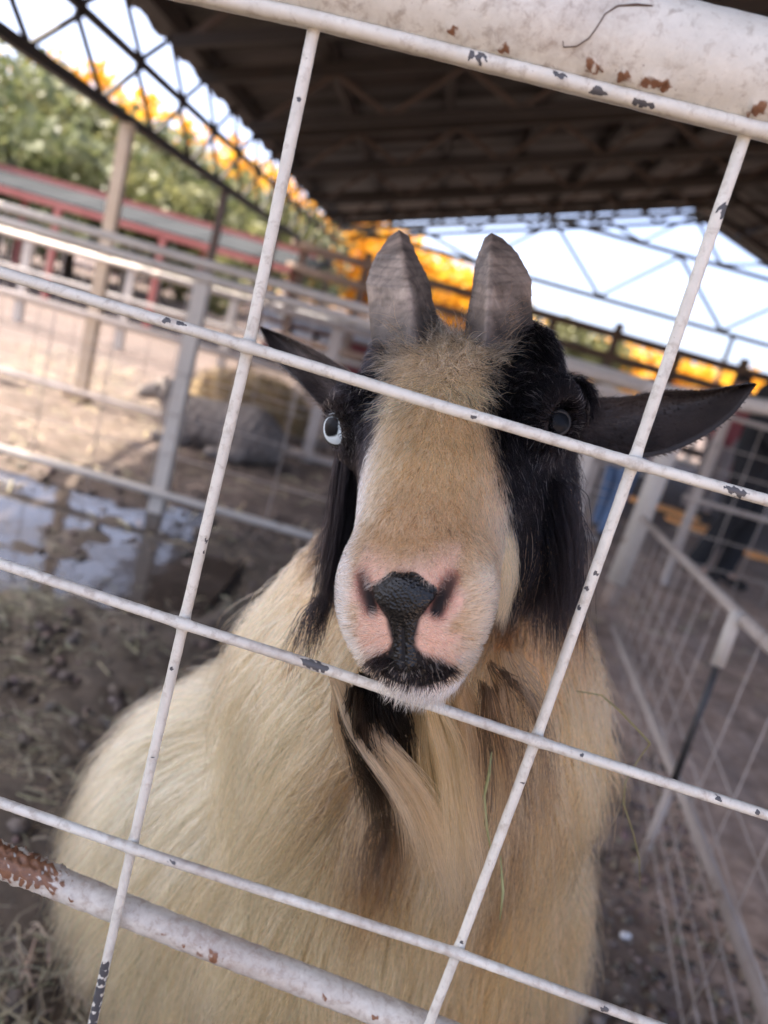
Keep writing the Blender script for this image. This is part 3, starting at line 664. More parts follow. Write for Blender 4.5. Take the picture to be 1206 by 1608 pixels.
# --- horns: keeled, trimmed short
horn_m, n, l, b = mat_nodes('horn'); co = coords(n)
at_ = n.new('ShaderNodeAttribute'); at_.attribute_name = 'horn'
n1 = noise(n, l, co, 60, 8, .7, .6); n2 = noise(n, l, co, 240, 5, .6)
r1 = ramp(n, [(.3, (.40, .36, .33)), (.70, (1.35, 1.3, 1.25))]); l.new(n1.outputs[0], r1.inputs[0])
l.new(mix(n, l, 1.0, at_.outputs['Color'], r1.outputs[0], 'MULTIPLY'), b.inputs['Base Color']); b.inputs['Roughness'].default_value = .62
bump(n, l, mix(n, l, .5, n1.outputs[0], n2.outputs[0]), b, .5, .0025)
def make_horn(rows, side):
    """rows: four (left, keel, right, depth of keel, depth of the faces, depth of the back) stations in the photograph"""
    S = []
    for (a, k, c, dk, df, db) in rows:
        w = [atd(*a, df), atd(*k, dk), atd(*c, df), atd(c[0] * .8 + a[0] * .2, c[1], db), atd(a[0] * .8 + c[0] * .2, a[1], db)]; S.append(w)
    S = np.array(S); t0 = np.array([0, .42, .78, 1.0]); T = np.linspace(0, 1, 120); rings = []
    for t in T:
        w = np.stack([[np.interp(t, t0, S[:, i, d]) for d in range(3)] for i in range(5)]); ring = []
        for i in range(5):
            a, c = w[i], w[(i + 1) % 5]
            ring += [a + (c - a) * q for q in np.linspace(0, 1, 9)[:-1]]
        ring = np.array(ring)
        sm = ring * .7 + (np.roll(ring, 1, 0) + np.roll(ring, -1, 0)) * .15; ctr = ring.mean(0)
        ring = sm + (sm - ctr) * .06 * (1 - t) * 0
        ph = np.arange(40) / 40 * 6.28
        wv = .00010 * np.sin(t * 46 + 2.5 * np.cos(ph + side) + 2 * math.sin(9 * t)) + .00008 * np.sin(t * 90 + 3 * np.sin(2 * ph)) + .0005 * np.sin(t * 13 + 3 * ph)
        ring = ctr + (ring - ctr) * (1 + (wv / np.linalg.norm(ring - ctr, axis=1))[:, None]); rings.append(ring)
    # blunt, rounded tip
    for q in (.7, .3): rings.append(ctr + (rings[119] - ctr) * q + (rings[119].mean(0) - rings[116].mean(0)) * (1 - q) * .5)
    mb = MB().quad_strip(rings); me = mb.mesh('horn', horn_m, True)
    V = np.array([v.co for v in me.vertices]); t = np.repeat(np.linspace(0, 1, len(rings)), 40)[:len(V)]
    c = lerp(full((.06, .05, .045), len(V)), full((.27, .225, .19), len(V)), sstep(.05, .35, t)); c = lerp(c, full((.20, .155, .125), len(V)), sstep(.6, 1, t))
    aa = np.tile(np.arange(40) / 40, len(rings))[:len(V)]; kd = np.minimum(np.abs(aa - .2), 1 - np.abs(aa - .2)); rg_ = np.sin(t * 62 + 9 * kd + 1.3 * lumps(V, 90)) + .6 * np.sin(t * 131 + 16 * kd + 2 * lumps(V, 150)); c = c * (1 - .24 * np.clip(rg_, 0, 1.2))[:, None] * (1 + .30 * lumps(V, 55))[:, None]; c = c * (1 + .55 * np.exp(-(kd / .028) ** 2))[:, None]
    me.vertices.foreach_set('co', (V + unit(V - np.repeat(np.array([np.mean(r, 0) for r in rings]), 40, 0)[:len(V)]) * (-.00022 * np.clip(rg_, 0, 1.2))[:, None]).astype(np.float32).ravel())
    vcol(me, 'horn', c); return rel(link('horn', me), goat)
make_horn([((586, 560), (656, 548), (694, 522), .520, .568, .61), ((572, 445), (643, 455), (676, 445), .542, .588, .630), ((590, 398), (633, 402), (656, 400), .568, .602, .635), ((611, 371), (627, 361), (641, 370), .608, .616, .628)], 0)
make_horn([((728, 530), (762, 548), (842, 552), .498, .545, .59), ((741, 440), (768, 450), (836, 440), .518, .562, .605), ((750, 396), (770, 398), (816, 398), .543, .578, .61), ((760, 374), (772, 366), (788, 373), .584, .592, .605)], 1)

# --- ears: cupped leaves, the inside bare and darker
ear_m = worn('ear_skin', (.020, .015, .014), (.045, .032, .028), (.014, .010, .010), 40, .6, 0, .3)
def make_ear(top, bot, dt, db, cup, away):
    """top/bottom edges as pixel polylines, their depths, and how deep the cup is (towards 'away')"""
    n = 40; T = np.linspace(0, 1, n)
    def edge(pts, dd):
        P = np.array([atd(x, y, d) for (x, y), d in zip(pts, np.interp(np.linspace(0, 1, len(pts)), np.linspace(0, 1, len(dd)), dd))])
        s = np.r_[0, np.cumsum(np.linalg.norm(np.diff(P, axis=0), axis=1))]; s /= s[-1]; k = np.stack([np.interp(T, s, P[:, i]) for i in range(3)], 1)
        for _ in range(6): k[1:-1] = (k[:-2] + 2 * k[1:-1] + k[2:]) / 4
        return k
    A, B = edge(top, dt), edge(bot, db); m = 17; W = np.linspace(0, 1, m); rings = []
    for i in range(n):
        c = cup * math.sin(math.pi * min(1, .18 + .9 * (1 - T[i]))) ; row = [A[i] * (1 - w) + B[i] * w + away * c * (4 * w * (1 - w)) ** .8 for w in W]
        bk = [r + away * .0022 * (1 if 0 < j < m - 1 else .2) for j, r in enumerate(row)]; rings.append(row + bk[::-1])
    return rel(MB().quad_strip(rings).build('ear', ear_m, None, True), goat), A, B, away, cup
EARS = [make_ear([(890, 618), (925, 625), (985, 624), (1040, 612), (1110, 614), (1150, 606), (1189, 602)], [(885, 700), (930, 712), (985, 722), (1045, 714), (1100, 690), (1150, 655), (1189, 603)], (.60, .57, .545), (.58, .555, .545), .022, unit(camvec(-.1, .25, 1))),
        make_ear([(560, 590), (534, 574), (490, 548), (450, 528), (407, 512)], [(535, 660), (503, 638), (470, 600), (432, 566), (407, 513)], (.60, .62, .67), (.58, .60, .67), .016, unit(camvec(.3, .1, 1)))]

# ------------------------------------------------------------------ fur
fur_m, n, l, b = mat_nodes('fur'); n.remove(b)
hb = n.new('ShaderNodeBsdfHairPrincipled'); hb.model = 'CHIANG'; hb.parametrization = 'COLOR'
at_ = n.new('ShaderNodeAttribute'); at_.attribute_name = 'fur_colour'; l.new(at_.outputs['Color'], hb.inputs['Color'])
mr = n.new('ShaderNodeMapRange'); mr.inputs['From Min'].default_value = .01; mr.inputs['From Max'].default_value = .25; mr.inputs['To Min'].default_value = 1.16; mr.inputs['To Max'].default_value = 1.42
l.new(at_.outputs['Fac'], mr.inputs['Value']); l.new(mr.outputs['Result'], hb.inputs['IOR'])
hb.inputs['Roughness'].default_value = .38; hb.inputs['Radial Roughness'].default_value = .55; hb.inputs['Random Roughness'].default_value = .15
l.new(hb.outputs[0], n['Material Output'].inputs['Surface'])

TRI = np.concatenate([GQ[:, [0, 1, 2]], GQ[:, [0, 2, 3]]]); TC = GV[TRI].mean(1)
TA = np.linalg.norm(np.cross(GV[TRI[:, 1]] - GV[TRI[:, 0]], GV[TRI[:, 2]] - GV[TRI[:, 0]]), axis=1) * .5
def scatter(density, total):
    w = TA * density; w = w / w.sum(); i = rng.choice(len(TRI), total, p=w)
    a = rng.random((total, 2)); m = a.sum(1) > 1; a[m] = 1 - a[m]
    p = GV[TRI[i, 0]] * (1 - a.sum(1))[:, None] + GV[TRI[i, 1]] * a[:, :1] + GV[TRI[i, 2]] * a[:, 1:]
    return p, gf.grad(p)
DOWN = np.array((0, 0, -1.0))
def grow(p, nrm, d0, d1, L, K, wave=0.0, clump=0.0, csize=.012, push=True):
    """strands that start along d0 and bend to d1"""
    n = len(p); t = np.linspace(0, 1, K)[None, :, None]; L = L[:, None, None]
    P = p[:, None] + L * ((t - t * t / 2) * d0[:, None] + t * t / 2 * d1[:, None])
    if wave:
        a, c = (unit(rng.normal(size=(n, 3)))[:, None] for _ in (0, 1)); f1, f2 = rng.uniform(3, 7, (n, 1, 1)), rng.uniform(6, 12, (n, 1, 1))
        P += L * wave * t * (a * np.sin(f1 * t + rng.uniform(0, 6.3, (n, 1, 1))) + .5 * c * np.sin(f2 * t + rng.uniform(0, 6.3, (n, 1, 1))))
    if clump:
        key = np.floor((p + rng.normal(size=(n, 3)) * csize * .22) / csize).astype(np.int64); key = key[:, 0] * 73856093 ^ key[:, 1] * 19349663 ^ key[:, 2] * 83492791
        _, first, inv = np.unique(key, return_index=True, return_inverse=True); lead = first[inv.ravel()]
        P = P + (P[lead] - P) * (clump * rng.uniform(.4, 1.0, (n, 1, 1)) * t ** 1.3)
    if push:
        q = P[:, 1:].reshape(-1, 3); sd = gf.sample(q); need = np.repeat(np.linspace(0, 1, K)[1:][None], n, 0).ravel() * .004 + .0008
        m = sd < need; q[m] += gf.grad(q[m]) * (need - sd)[m][:, None]; P[:, 1:] = q.reshape(n, K - 1, 3)
    return P
def taper(n, K, r):
    t = np.linspace(0, 1, K)[None]; return np.asarray(r).reshape(-1, 1) * (1 - .85 * t ** 2) * np.ones((n, K))
def tangent(v, nrm): return unit(v - nrm * (v * nrm).sum(1, keepdims=True))
def shade(c, n, s=.22):
    return np.clip(c * (1 + rng.normal(size=(n, 1)) * s), .002, .92)

hl, hu, hf = HC(TC); HEADW = sstep(-.135, -.115, hf) * sstep(-.145, -.115, hu); toward = sstep(-.35, .15, ((CAM - TC) * gf.grad(TC)).sum(1) / np.linalg.norm(CAM - TC, axis=1))
def bare(l, u, f):
    pad, lip, pink = muzzle_parts(l, u, f); return pad, lip, pink
padT, lipT, pinkT = bare(hl, hu, hf)
q = np.stack([np.abs(hl), hu, hf], 1) - (.0180, -.006, .172); ab = np.array((.0076, .013, -.014)); tt = np.clip(q @ ab / (ab @ ab), 0, 1); nostril = sstep(.0050, .0034, np.linalg.norm(q - tt[:, None] * ab, axis=1))
eye_free = np.ones(len(TC))
for s in (-1, 1):
    q = np.stack([hl - s * .0775, hu - .011, hf - .017], 1); eye_free *= sstep(*((.0145, .0185) if s < 0 else (.0115, .0150)), np.linalg.norm(q * (1, 1.3, 1), axis=1))
    q = np.stack([hl - s * .037, hu - .042, hf + .075], 1); eye_free *= sstep(.012, .02, np.linalg.norm(q * (1, 1, .7), axis=1)) * .98 + .02

# short hair of the face
N = 72000
padk = sstep(-.030, -.024, hu); dens = HEADW * (.15 + toward) * eye_free * (1 - nostril) * (1 - .5 * lipT) * (1 - padT * padk) * (1 - pinkT * .15)
p, nr = scatter(dens, N); l_, u_, f_ = HC(p); al = np.abs(l_); nz = rng.normal(size=N)
whorl = sstep(.005, .035, f_ + nz * .006)                                   # 0 above the whorl between the eyes, 1 below
spread = HL * (l_ * 9)[:, None]
dn = full(HF, N) * .9 + spread * .9 + nz[:, None] * .10 * HL - HU * .1
upw = -full(HF, N) * .8 + spread * 1.2 + HU * .5 + nz[:, None] * .2 * HL
fl = lerp(upw, dn, whorl)
cheek = sstep(.036, .05, al) * sstep(.14, .09, f_); fl = lerp(fl, full(DOWN, N) * 1.0 - HF * .25 + HL * (np.sign(l_) * .12)[:, None], cheek)
mz = sstep(.120, .150, f_); rad = HL * (l_ * 24)[:, None] + HU * ((u_ + .015) * 22)[:, None] - HF * .35
fl = lerp(fl, rad, mz * sstep(.01, -.005, u_)); low = sstep(-.046, -.058, u_) * sstep(.06, .1, f_); fl = lerp(fl, full(DOWN, N) + HF * .25 + HL * (l_ * 10)[:, None], low)
fl = tangent(fl + rng.normal(size=(N, 3)) * .16, nr)
padp, lipp, pinkp = bare(l_, u_, f_)
L = np.interp(f_, (-.12, -.03, .02, .06, .10, .13, .155, .18), (.016, .018, .016, .014, .012, .008, .005, .004))
L = L * (1 + .9 * cheek * sstep(-.01, -.06, u_)); L = np.where(low > .3, .008, L); L = L * (1 - .30 * pinkp) * (1 - .45 * lipp)
L = L * rng.uniform(.6, 1.3, N)
for s in (-1, 1):
    q = p - HW(s * .0775, .011, .017); de = np.linalg.norm(q, axis=1); fl = unit(lerp(fl, tangent(unit(q), nr), sstep(.040, .020, de))); L = L * (.35 + .65 * sstep(.018, .045, de))
lift = np.clip(.22 + .14 * rng.normal(size=N), .04, .7) + .25 * (1 - whorl) * (al < .05)
P = grow(p, nr, unit(fl * (1 - lift)[:, None] + nr * lift[:, None]), unit(fl - nr * .08 + DOWN * .12), L, 6, .10, .35, .006)
c, _ = coat_colour(p, nz); grey = (rng.random(N) < .05) & (c.sum(1) < .15); c[grey] = np.array((.22, .2, .18))
hair_obj('face_fur', P, taper(N, 6, np.where(c.sum(1) < .2, .00020, .00020) * rng.uniform(.8, 1.3, N)), shade(c, N, .34), fur_m, goat)

# forelock: coarse dun hair standing between the horns
N = 4200; dens = HEADW * sstep(.034, .020, np.abs(hl)) * sstep(.055, .03, hf) * sstep(-.115, -.09, hf) * sstep(.0, .02, hu)
p, nr = scatter(dens, N); l_, u_, f_ = HC(p); nz = rng.normal(size=N)
ph = sstep(.025, -.03, f_ + .012 * nz)
fl = lerp(full(HF, N) * .7 + HL * (l_ * 16)[:, None], -full(HF, N) * .2 + HU * .75 + HL * (l_ * 20)[:, None], ph) + rng.normal(size=(N, 3)) * .38
d0 = unit(tangent(fl, nr) * .85 + nr * (.40 + .35 * ph)[:, None]); d1 = unit(fl + HL * (np.sign(l_) * .55)[:, None] + HF * .45 + DOWN * .45 + rng.normal(size=(N, 3)) * .3)
L = rng.uniform(.018, .042, N) * (.75 + .35 * ph); P = grow(p, nr, d0, d1, L, 8, .13, .45, .009)
c = lerp(full(TAN * 1.1, N), full(CREAM, N), sstep(0, .05, f_)); hair_obj('forelock', P, taper(N, 8, .00020 * rng.uniform(.7, 1.5, N)), shade(c, N, .42), fur_m, goat)

# long coat of neck, chest and trunk
def coat(N, dens, Lf, K, clump, cs, name, outward=.30):
    p, nr = scatter(dens, N); kk = np.floor((p + .3 * lumps(p, 40)[:, None] * cs) / cs / (1, 1, 3)).astype(np.int64); _, iv = np.unique(kk[:, 0] * 73856093 ^ kk[:, 1] * 19349663 ^ kk[:, 2] * 83492791, return_inverse=True); nz = rng.normal(size=iv.max() + 1)[iv.ravel()] * .8 + rng.normal(size=N) * .5
    back = sstep(.86, 1.15, p[:, 1]) * (p[:, 2] > .45)
    fl = DOWN + np.array((0, .55, 0)) * back[:, None] + rng.normal(size=(N, 3)) * .12 + np.stack([lumps(p, 14), lumps(p[:, [1, 2, 0]], 15), 0 * nz], 1) * .42
    fl = tangent(fl, nr); lift = np.clip(outward + .10 * rng.normal(size=N), .05, .8)
    L = Lf(p) * rng.uniform(.55, 1.25, N)
    P = grow(p, nr, unit(fl * (1 - lift)[:, None] + nr * lift[:, None]), unit(fl * .8 + DOWN * .9 + nr * .05 + rng.normal(size=(N, 3)) * .07), L, K, .075, clump, cs)
    c, _ = coat_colour(p, nz * .5)
    return hair_obj(name, P, taper(N, K, .00027 * rng.uniform(.7, 1.5, N)), shade(c, N, .36), fur_m, goat)
trunk = (1 - HEADW) * sstep(.16, .26, TC[:, 2]) * (.10 + toward) * (1 - .75 * sstep(1.0, 1.3, TC[:, 1]))
coat(95000, trunk, lambda p: np.interp(p[:, 2], (.2, .45, .62, .85, .98, 1.03), (.08, .12, .14, .15, .06, .022)), 10, .80, .024, 'coat_fur')
# black side hair that hangs from the cheeks
N = 9000; dens = HEADW * sstep(.038, .05, np.abs(hl)) * sstep(.07, .04, hf) * sstep(-.10, -.06, hf) * sstep(-.025, -.05, hu) * (.1 + toward)
p, nr = scatter(dens, N); l_, u_, f_ = HC(p)
fl = tangent(DOWN + rng.normal(size=(N, 3)) * .12 - HF * .1, nr)
P = grow(p, nr, unit(fl * .8 + nr * .3), unit(full(DOWN, N) + HL * (np.sign(l_) * .05)[:, None] + rng.normal(size=(N, 3)) * .08), rng.uniform(.03, .062, N), 9, .09, .6, .014)
c = lerp(full(BLACK, N), full(CREAM * .8, N), (rng.random(N) < .04) * 1.0); hair_obj('cheek_fur', P, taper(N, 9, .00018 * rng.uniform(.8, 1.3, N)), shade(c, N), fur_m, goat)
# beard: locks that hang from chin and throat
BP, BC = [], []
def lock(path, n, r0, r1, col, K=14, spread=.2):
    Q = np.array([atd(*q) for q in path]); s = np.r_[0, np.cumsum(np.linalg.norm(np.diff(Q, axis=0), axis=1))]; s /= s[-1]
    for _ in range(1): pass
    T = np.linspace(0, 1, K); C = np.stack([np.interp(T, s, Q[:, i]) for i in range(3)], 1)
    for _ in range(4): C[1:-1] = (C[:-2] + 2 * C[1:-1] + C[2:]) / 4
    m = max(6, n // 28); lo = rng.normal(size=(m, 3)); lo /= (np.linalg.norm(lo, axis=1, keepdims=True) + .4); ld = rng.integers(0, m, n); off = lo[ld] + rng.normal(size=(n, 3)) * .13; lend = rng.uniform(.6, 1.0, m)[ld]
    R = ((r0 + (r1 - r0) * T) * (.55 + .45 * sstep(0, .25, T)))[None, :, None]; end = np.clip(lend * rng.uniform(.8, 1.06, n), .3, 1); Ti = T[None] * end[:, None]
    P = np.stack([np.interp(Ti, T, C[:, i]) for i in range(3)], 2) + off[:, None] * R * (1 + .0 * R)
    a = unit(rng.normal(size=(n, 3)))[:, None]; P += unit(lo)[ld][:, None] * (.008 * Ti[..., None] ** 1.5) * rng.normal(size=m)[ld][:, None, None] + a * (.0065 * Ti[..., None]) * np.sin(rng.uniform(3, 9, (n, 1, 1)) * Ti[..., None] + rng.uniform(0, 6, (n, 1, 1)))
    BP.append(P); BC.append(shade(full(col, n), n, spread))
lock([(575, 1075, .475), (585, 1130, .50), (608, 1210, .535), (615, 1300, .555), (610, 1360, .57)], 800, .020, .020, DARK * .40, 14, .5)
lock([(595, 1085, .47), (620, 1140, .50), (635, 1220, .53)], 420, .017, .014, BLACK)
lock([(530, 1070, .49), (552, 1135, .495), (605, 1190, .50), (655, 1245, .51), (680, 1330, .52), (705, 1450, .535)], 520, .011, .018, TAN * 1.25)
lock([(672, 1110, .485), (690, 1190, .51), (695, 1290, .525), (690, 1400, .54)], 220, .016, .026, CREAM * .6)
lock([(530, 1075, .51), (540, 1150, .52), (560, 1195, .525), (600, 1215, .53)], 200, .009, .008, TAN * .8)
lock([(670, 1090, .475), (690, 1150, .51), (705, 1250, .53), (720, 1350, .545), (725, 1460, .56)], 700, .020, .022, CREAM * .7)
lock([(720, 1080, .49), (735, 1150, .52), (735, 1260, .54), (755, 1370, .555), (735, 1450, .57)], 360, .018, .024, TAN)
lock([(770, 1060, .50), (800, 1130, .53), (815, 1230, .56), (800, 1330, .58)], 150, .020, .036, DARK * .9)
lock([(790, 1040, .51), (812, 1130, .54), (808, 1250, .56), (790, 1370, .58)], 260, .024, .034, TAN * .7)
lock([(600, 1290, .56), (580, 1360, .57), (575, 1440, .58)], 120, .012, .010, DARK)
lock([(548, 690, .555), (541, 790, .55), (526, 880, .545), (506, 970, .545), (482, 1045, .55)], 900, .012, .009, BLACK, 14, .3)
lock([(845, 760, .53), (868, 860, .54), (866, 950, .55), (866, 1040, .56)], 1000, .030, .024, BLACK, 14, .3)
lock([(505, 940, .555), (492, 1010, .555), (478, 1090, .56)], 70, .010, .026, BLACK, 14, .3)
BP = np.concatenate(BP); hair_obj('beard', BP, taper(len(BP), BP.shape[1], .00022 * rng.uniform(.7, 1.3, len(BP))), np.concatenate(BC), fur_m, goat)
# pale hairs at the side of the muzzle and whiskers on chin and lips
N = 2600; dens = HEADW * sstep(.040, .044, np.abs(hl)) * sstep(.075, .09, hf) * sstep(.12, .10, hf) * sstep(.0, -.03, hu) * (.05 + toward)
p, nr = scatter(dens, N); l_, u_, f_ = HC(p); fl = tangent(DOWN - HF * .3 + rng.normal(size=(N, 3)) * .12, nr)
P1 = grow(p, nr, unit(fl * .8 + nr * .3), unit(full(DOWN, N) + rng.normal(size=(N, 3)) * .1 - HF * .1), rng.uniform(.025, .06, N), 8, .07, .5, .01)
C1 = shade(lerp(full(CREAM, N), full(TAN, N), rng.random(N) * .7), N)
M = 2200; dens = HEADW * sstep(-.054, -.062, hu) * sstep(.10, .125, hf); p, nr = scatter(dens, M)
fl = DOWN + HF * .35 + rng.normal(size=(M, 3)) * .3; P2 = grow(p, nr, unit(fl + nr * .5), unit(fl), rng.uniform(.006, .014, M), 8, .05, .2, .006)
P = np.concatenate([P1, P2]); hair_obj('whiskers', P, taper(len(P), 8, .00014), np.concatenate([C1, shade(full(WHITE, M), M)]), fur_m, goat)
# ear hair
EP, EC = [], []
for o, A, B, away, cup in EARS:
    N = 6500; i = rng.integers(2, 39, N); w = rng.beta(.6, .6, N); base = A[i] * (1 - w)[:, None] + B[i] * w[:, None]
    c = cup * np.sin(np.pi * np.minimum(1, .18 + .9 * (1 - i / 39))); base += away[None] * (c * (4 * w * (1 - w)) ** .8)[:, None]
    ax = unit(A[np.minimum(i + 1, 39)] - A[i - 2]); back = rng.random(N) < .35
    out = -away[None] * np.where(back, -1, .5)[:, None] + unit(A[i] - B[i]) * ((.5 - w) * 1.1)[:, None]
    d0 = unit(ax * .9 + out * .45 + rng.normal(size=(N, 3)) * .18)
    EP.append(grow(base, out, d0, unit(d0 + DOWN * .2), rng.uniform(.004, .010, N) * (1 - .8 * i / 39), 6, .06, 0, push=False)); EC.append(shade(full((.045, .034, .030), N) * (np.where((w < .12) | (w > .93), 2.0, 1) * (1 + 1.6 * np.exp(-((w - .35 - .012 * (20 - i)) / .10) ** 2) * (i < 24)))[:, None], N, .5))
P = np.concatenate(EP); hair_obj('ear_fur', P, taper(len(P), 6, .00013), np.concatenate(EC), fur_m, goat)
# ------------------------------------------------------------------ the wire gate
GY = .425
def px_line(pts, Y, ext0=0, ext1=0, n=60):
    p = [at(x, y, Y) for x, y in pts]
    if ext0: p.insert(0, p[0] + unit(p[0] - p[1]) * ext0)
    if ext1: p.append(p[-1] + unit(p[-1] - p[-2]) * ext1)
    return p
H_PX = [[(250, -22), (495, 30), (1170, 198)], [(0, 428), (390, 545), (700, 640), (995, 727), (1206, 786)],
        [(0, 885), (288, 980), (500, 1047), (840, 1163), (1206, 1280)], [(0, 1260), (207, 1332), (718, 1497), (1000, 1600)]]
V_PX = [[(495, 35), (390, 545), (288, 980), (207, 1332), (145, 1608)], [(1172, 205), (995, 725), (840, 1165), (718, 1495), (675, 1605)]]
# gate geometry -----------------------------------------------------
gate_m, n, l, b = mat_nodes('chipped_white_paint'); co = coords(n)
at_ = n.new('ShaderNodeAttribute'); at_.attribute_name = 'wear'; sep = n.new('ShaderNodeSeparateColor'); l.new(at_.outputs['Color'], sep.inputs[0])
n1 = noise(n, l, co, 45, 8, .7); n2 = noise(n, l, co, 420, 5, .7); n3 = noise(n, l, co, 150, 6, .65, .3); n4 = noise(n, l, co, 900, 3)
r1 = ramp(n, [(.3, (.51, .495, .44)), (.7, (.66, .645, .58))]); l.new(n1.outputs[0], r1.inputs[0])
r3 = ramp(n, [(.52, (0, 0, 0)), (.66, (1, 1, 1))]); l.new(n3.outputs[0], r3.inputs[0])
base = mix(n, l, r3.outputs[0], r1.outputs[0], (.43, .40, .345))
def mask(src, nz, gain, lo, hi):
    m1 = n.new('ShaderNodeMath'); m1.operation = 'MULTIPLY_ADD'; l.new(nz, m1.inputs[0]); m1.inputs[1].default_value = gain; l.new(src, m1.inputs[2])
    r = ramp(n, [(lo, (0, 0, 0)), (hi, (1, 1, 1))]); l.new(m1.outputs[0], r.inputs[0]); return r.outputs[0]
speck = ramp(n, [(.655, (0, 0, 0)), (.70, (1, 1, 1))]); l.new(n2.outputs[0], speck.inputs[0])
base = mix(n, l, speck.outputs[0], base, (.30, .255, .22))
chip = mask(sep.outputs[0], n2.outputs[0], .55, .72, .78); rust = mask(sep.outputs[1], n3.outputs[0], .7, .70, .88); dirt_ = mask(sep.outputs[2], n3.outputs[0], .6, .55, 1.0)
base = mix(n, l, dirt_, base, (.30, .24, .20)); base = mix(n, l, rust, base, mix(n, l, n4.outputs[0], (.085, .048, .035), (.28, .12, .05))); base = mix(n, l, chip, base, (.065, .065, .07)); l.new(base, b.inputs['Base Color'])
b.inputs['Roughness'].default_value = .48
hh = mix(n, l, .35, n1.outputs[0], n3.outputs[0]); hh = mix(n, l, chip, hh, (.15, .15, .15)); bump(n, l, hh, b, .45, .0018)
def pipe(pts, r, parent, name, seg=.0013, sides=20, chips=(), rusts=(), dirt=.0, lump=.03, welds=()):
    P = np.array(pts); s = np.r_[0, np.cumsum(np.linalg.norm(np.diff(P, axis=0), axis=1))]; k = max(8, int(s[-1] / seg)); T = np.linspace(0, s[-1], k)
    C = np.stack([np.interp(T, s, P[:, i]) for i in range(3)], 1)
    for _ in range(int(.012 / seg) * 3): C[1:-1] = (C[:-2] + 2 * C[1:-1] + C[2:]) / 4
    d = unit(np.gradient(C, axis=0)); up = np.array((0, 1.0, 0)) - d * d[:, 1:2]; up = unit(up); sd = np.cross(d, up); th = np.linspace(0, 2 * np.pi, sides, endpoint=False)
    O = up[:, None] * np.cos(th)[None, :, None] + sd[:, None] * np.sin(th)[None, :, None]
    V = C[:, None] + O * r; ph = rng.uniform(0, 6, 3)
    V = V + O * (r * lump * (lumps(V.reshape(-1, 3) + ph, 2.2 / max(r, .004)).reshape(k, sides) * .8 + .5 * lumps(V.reshape(-1, 3) - ph, 6 / max(r, .004)).reshape(k, sides)))[..., None]
    for w in welds: V = V + O * (.0011 * np.exp(-(np.linalg.norm(C - w, axis=1) / .0048) ** 2))[:, None, None]
    V = V.reshape(-1, 3); q = (np.arange(k - 1)[:, None] * sides + np.arange(sides)[None]).ravel(); q2 = (np.arange(k - 1)[:, None] * sides + (np.arange(sides) + 1)[None] % sides).ravel()
    F = np.stack([q, q2, q2 + sides, q + sides], 1); W = np.zeros((len(V), 3))
    jag = .45 * lumps(V, 700) + .3 * lumps(V, 1700)
    for (c, rad) in chips: W[:, 0] = np.maximum(W[:, 0], .72 * sstep(1.5, .6, np.linalg.norm((V - c) * (.75, 1, 1.15), axis=1) / rad + jag))
    for (c, rad) in rusts:
        g = sstep(1.7, .2, np.linalg.norm(V - c, axis=1) / rad + .8 * jag); W[:, 1] = np.maximum(W[:, 1], (.70 if rad < .011 else .92) * g); V = V + np.repeat(O.reshape(-1, 3), 1, 0) * (g * .0012 * (1 + lumps(V, 900)))[:, None]
    W[:, 2] = dirt + .18 * lumps(V, 25)
    me = np_mesh(name, V, F, gate_m); vcol(me, 'wear', np.clip(W, 0, 1)); return rel(link(name, me), parent)
gate = empty('wire_gate', (0, GY, 0)); tag(gate, 'chipped white wire gate with pipe rails in front of the goat', 'gate')
HY, VY, WR = GY - .0031, GY + .0031, .0033
spot = lambda x, y, Y, r: (at(x, y, Y - .003), r * .36 / F_PX)
CH = {0: [(748, 90, 11), (880, 120, 8), (936, 143, 8), (944, 146, 6), (1000, 161, 7), (1012, 164, 7), (1022, 166, 6)], 1: [(262, 503, 6), (576, 504, 5), (282, 508, 7), (745, 655, 5), (1150, 771, 10), (1160, 775, 11)], 2: [(484, 1040, 10), (495, 1045, 12), (508, 1049, 10), (915, 1186, 5), (1128, 1254, 6), (1190, 1276, 5)], 3: [(270, 1354, 6), (950, 1585, 7)]}
CV = {0: [(447, 330, 4), (470, 155, 4), (330, 850, 8), (322, 870, 6), (270, 1050, 4), (165, 1518, 12), (162, 1530, 14), (159, 1543, 15), (156, 1556, 14), (152, 1570, 15), (149, 1584, 15), (146, 1598, 15), (143, 1612, 15), (240, 1190, 4)], 1: [(1137, 335, 10), (1139, 325, 8), (935, 900, 7), (921, 925, 6), (905, 955, 7), (880, 1015, 7), (860, 1075, 5), (725, 1480, 5), (820, 1230, 4)]}
WELD = [at(x, y, GY) for x, y in ((390, 545), (288, 980), (207, 1332), (995, 726), (840, 1164), (718, 1496))]
X_L, X_R = -.80, .92
def hwire(i): 
    p = px_line(H_PX[i], HY); a, c = unit(p[0] - p[1]), unit(p[-1] - p[-2]); return [p[0] + a * ((p[0][0] - X_L) / -a[0])] + p + [p[-1] + c * ((X_R - p[-1][0]) / c[0])]
for i in range(4): pipe(hwire(i), WR * (1.15 if i == 0 else 1), gate, 'wire', welds=WELD, chips=[spot(x, y, HY, r) for x, y, r in CH[i]], dirt=.12 + .07 * i)
for i in range(2):
    p = px_line(V_PX[i], VY, 0, .55); pipe(p, WR * .97, gate, 'wire', welds=WELD, chips=[spot(x, y, VY, r) for x, y, r in CV[i]], dirt=.06)
v0t, v0b, v1t, v1b = (at(*V_PX[0][0], VY), at(*V_PX[0][-2], VY), at(*V_PX[1][0], VY), at(*V_PX[1][-2], VY)); dx = v1t - v0t
for k in (-3, -2, -1, 2, 3): pipe([v0t + dx * k, v0b + (v1b - v0b) * k, extend(v0t + dx * k, v0b + (v1b - v0b) * k, .45)], WR * .97, gate, 'wire', seg=.004, sides=10)
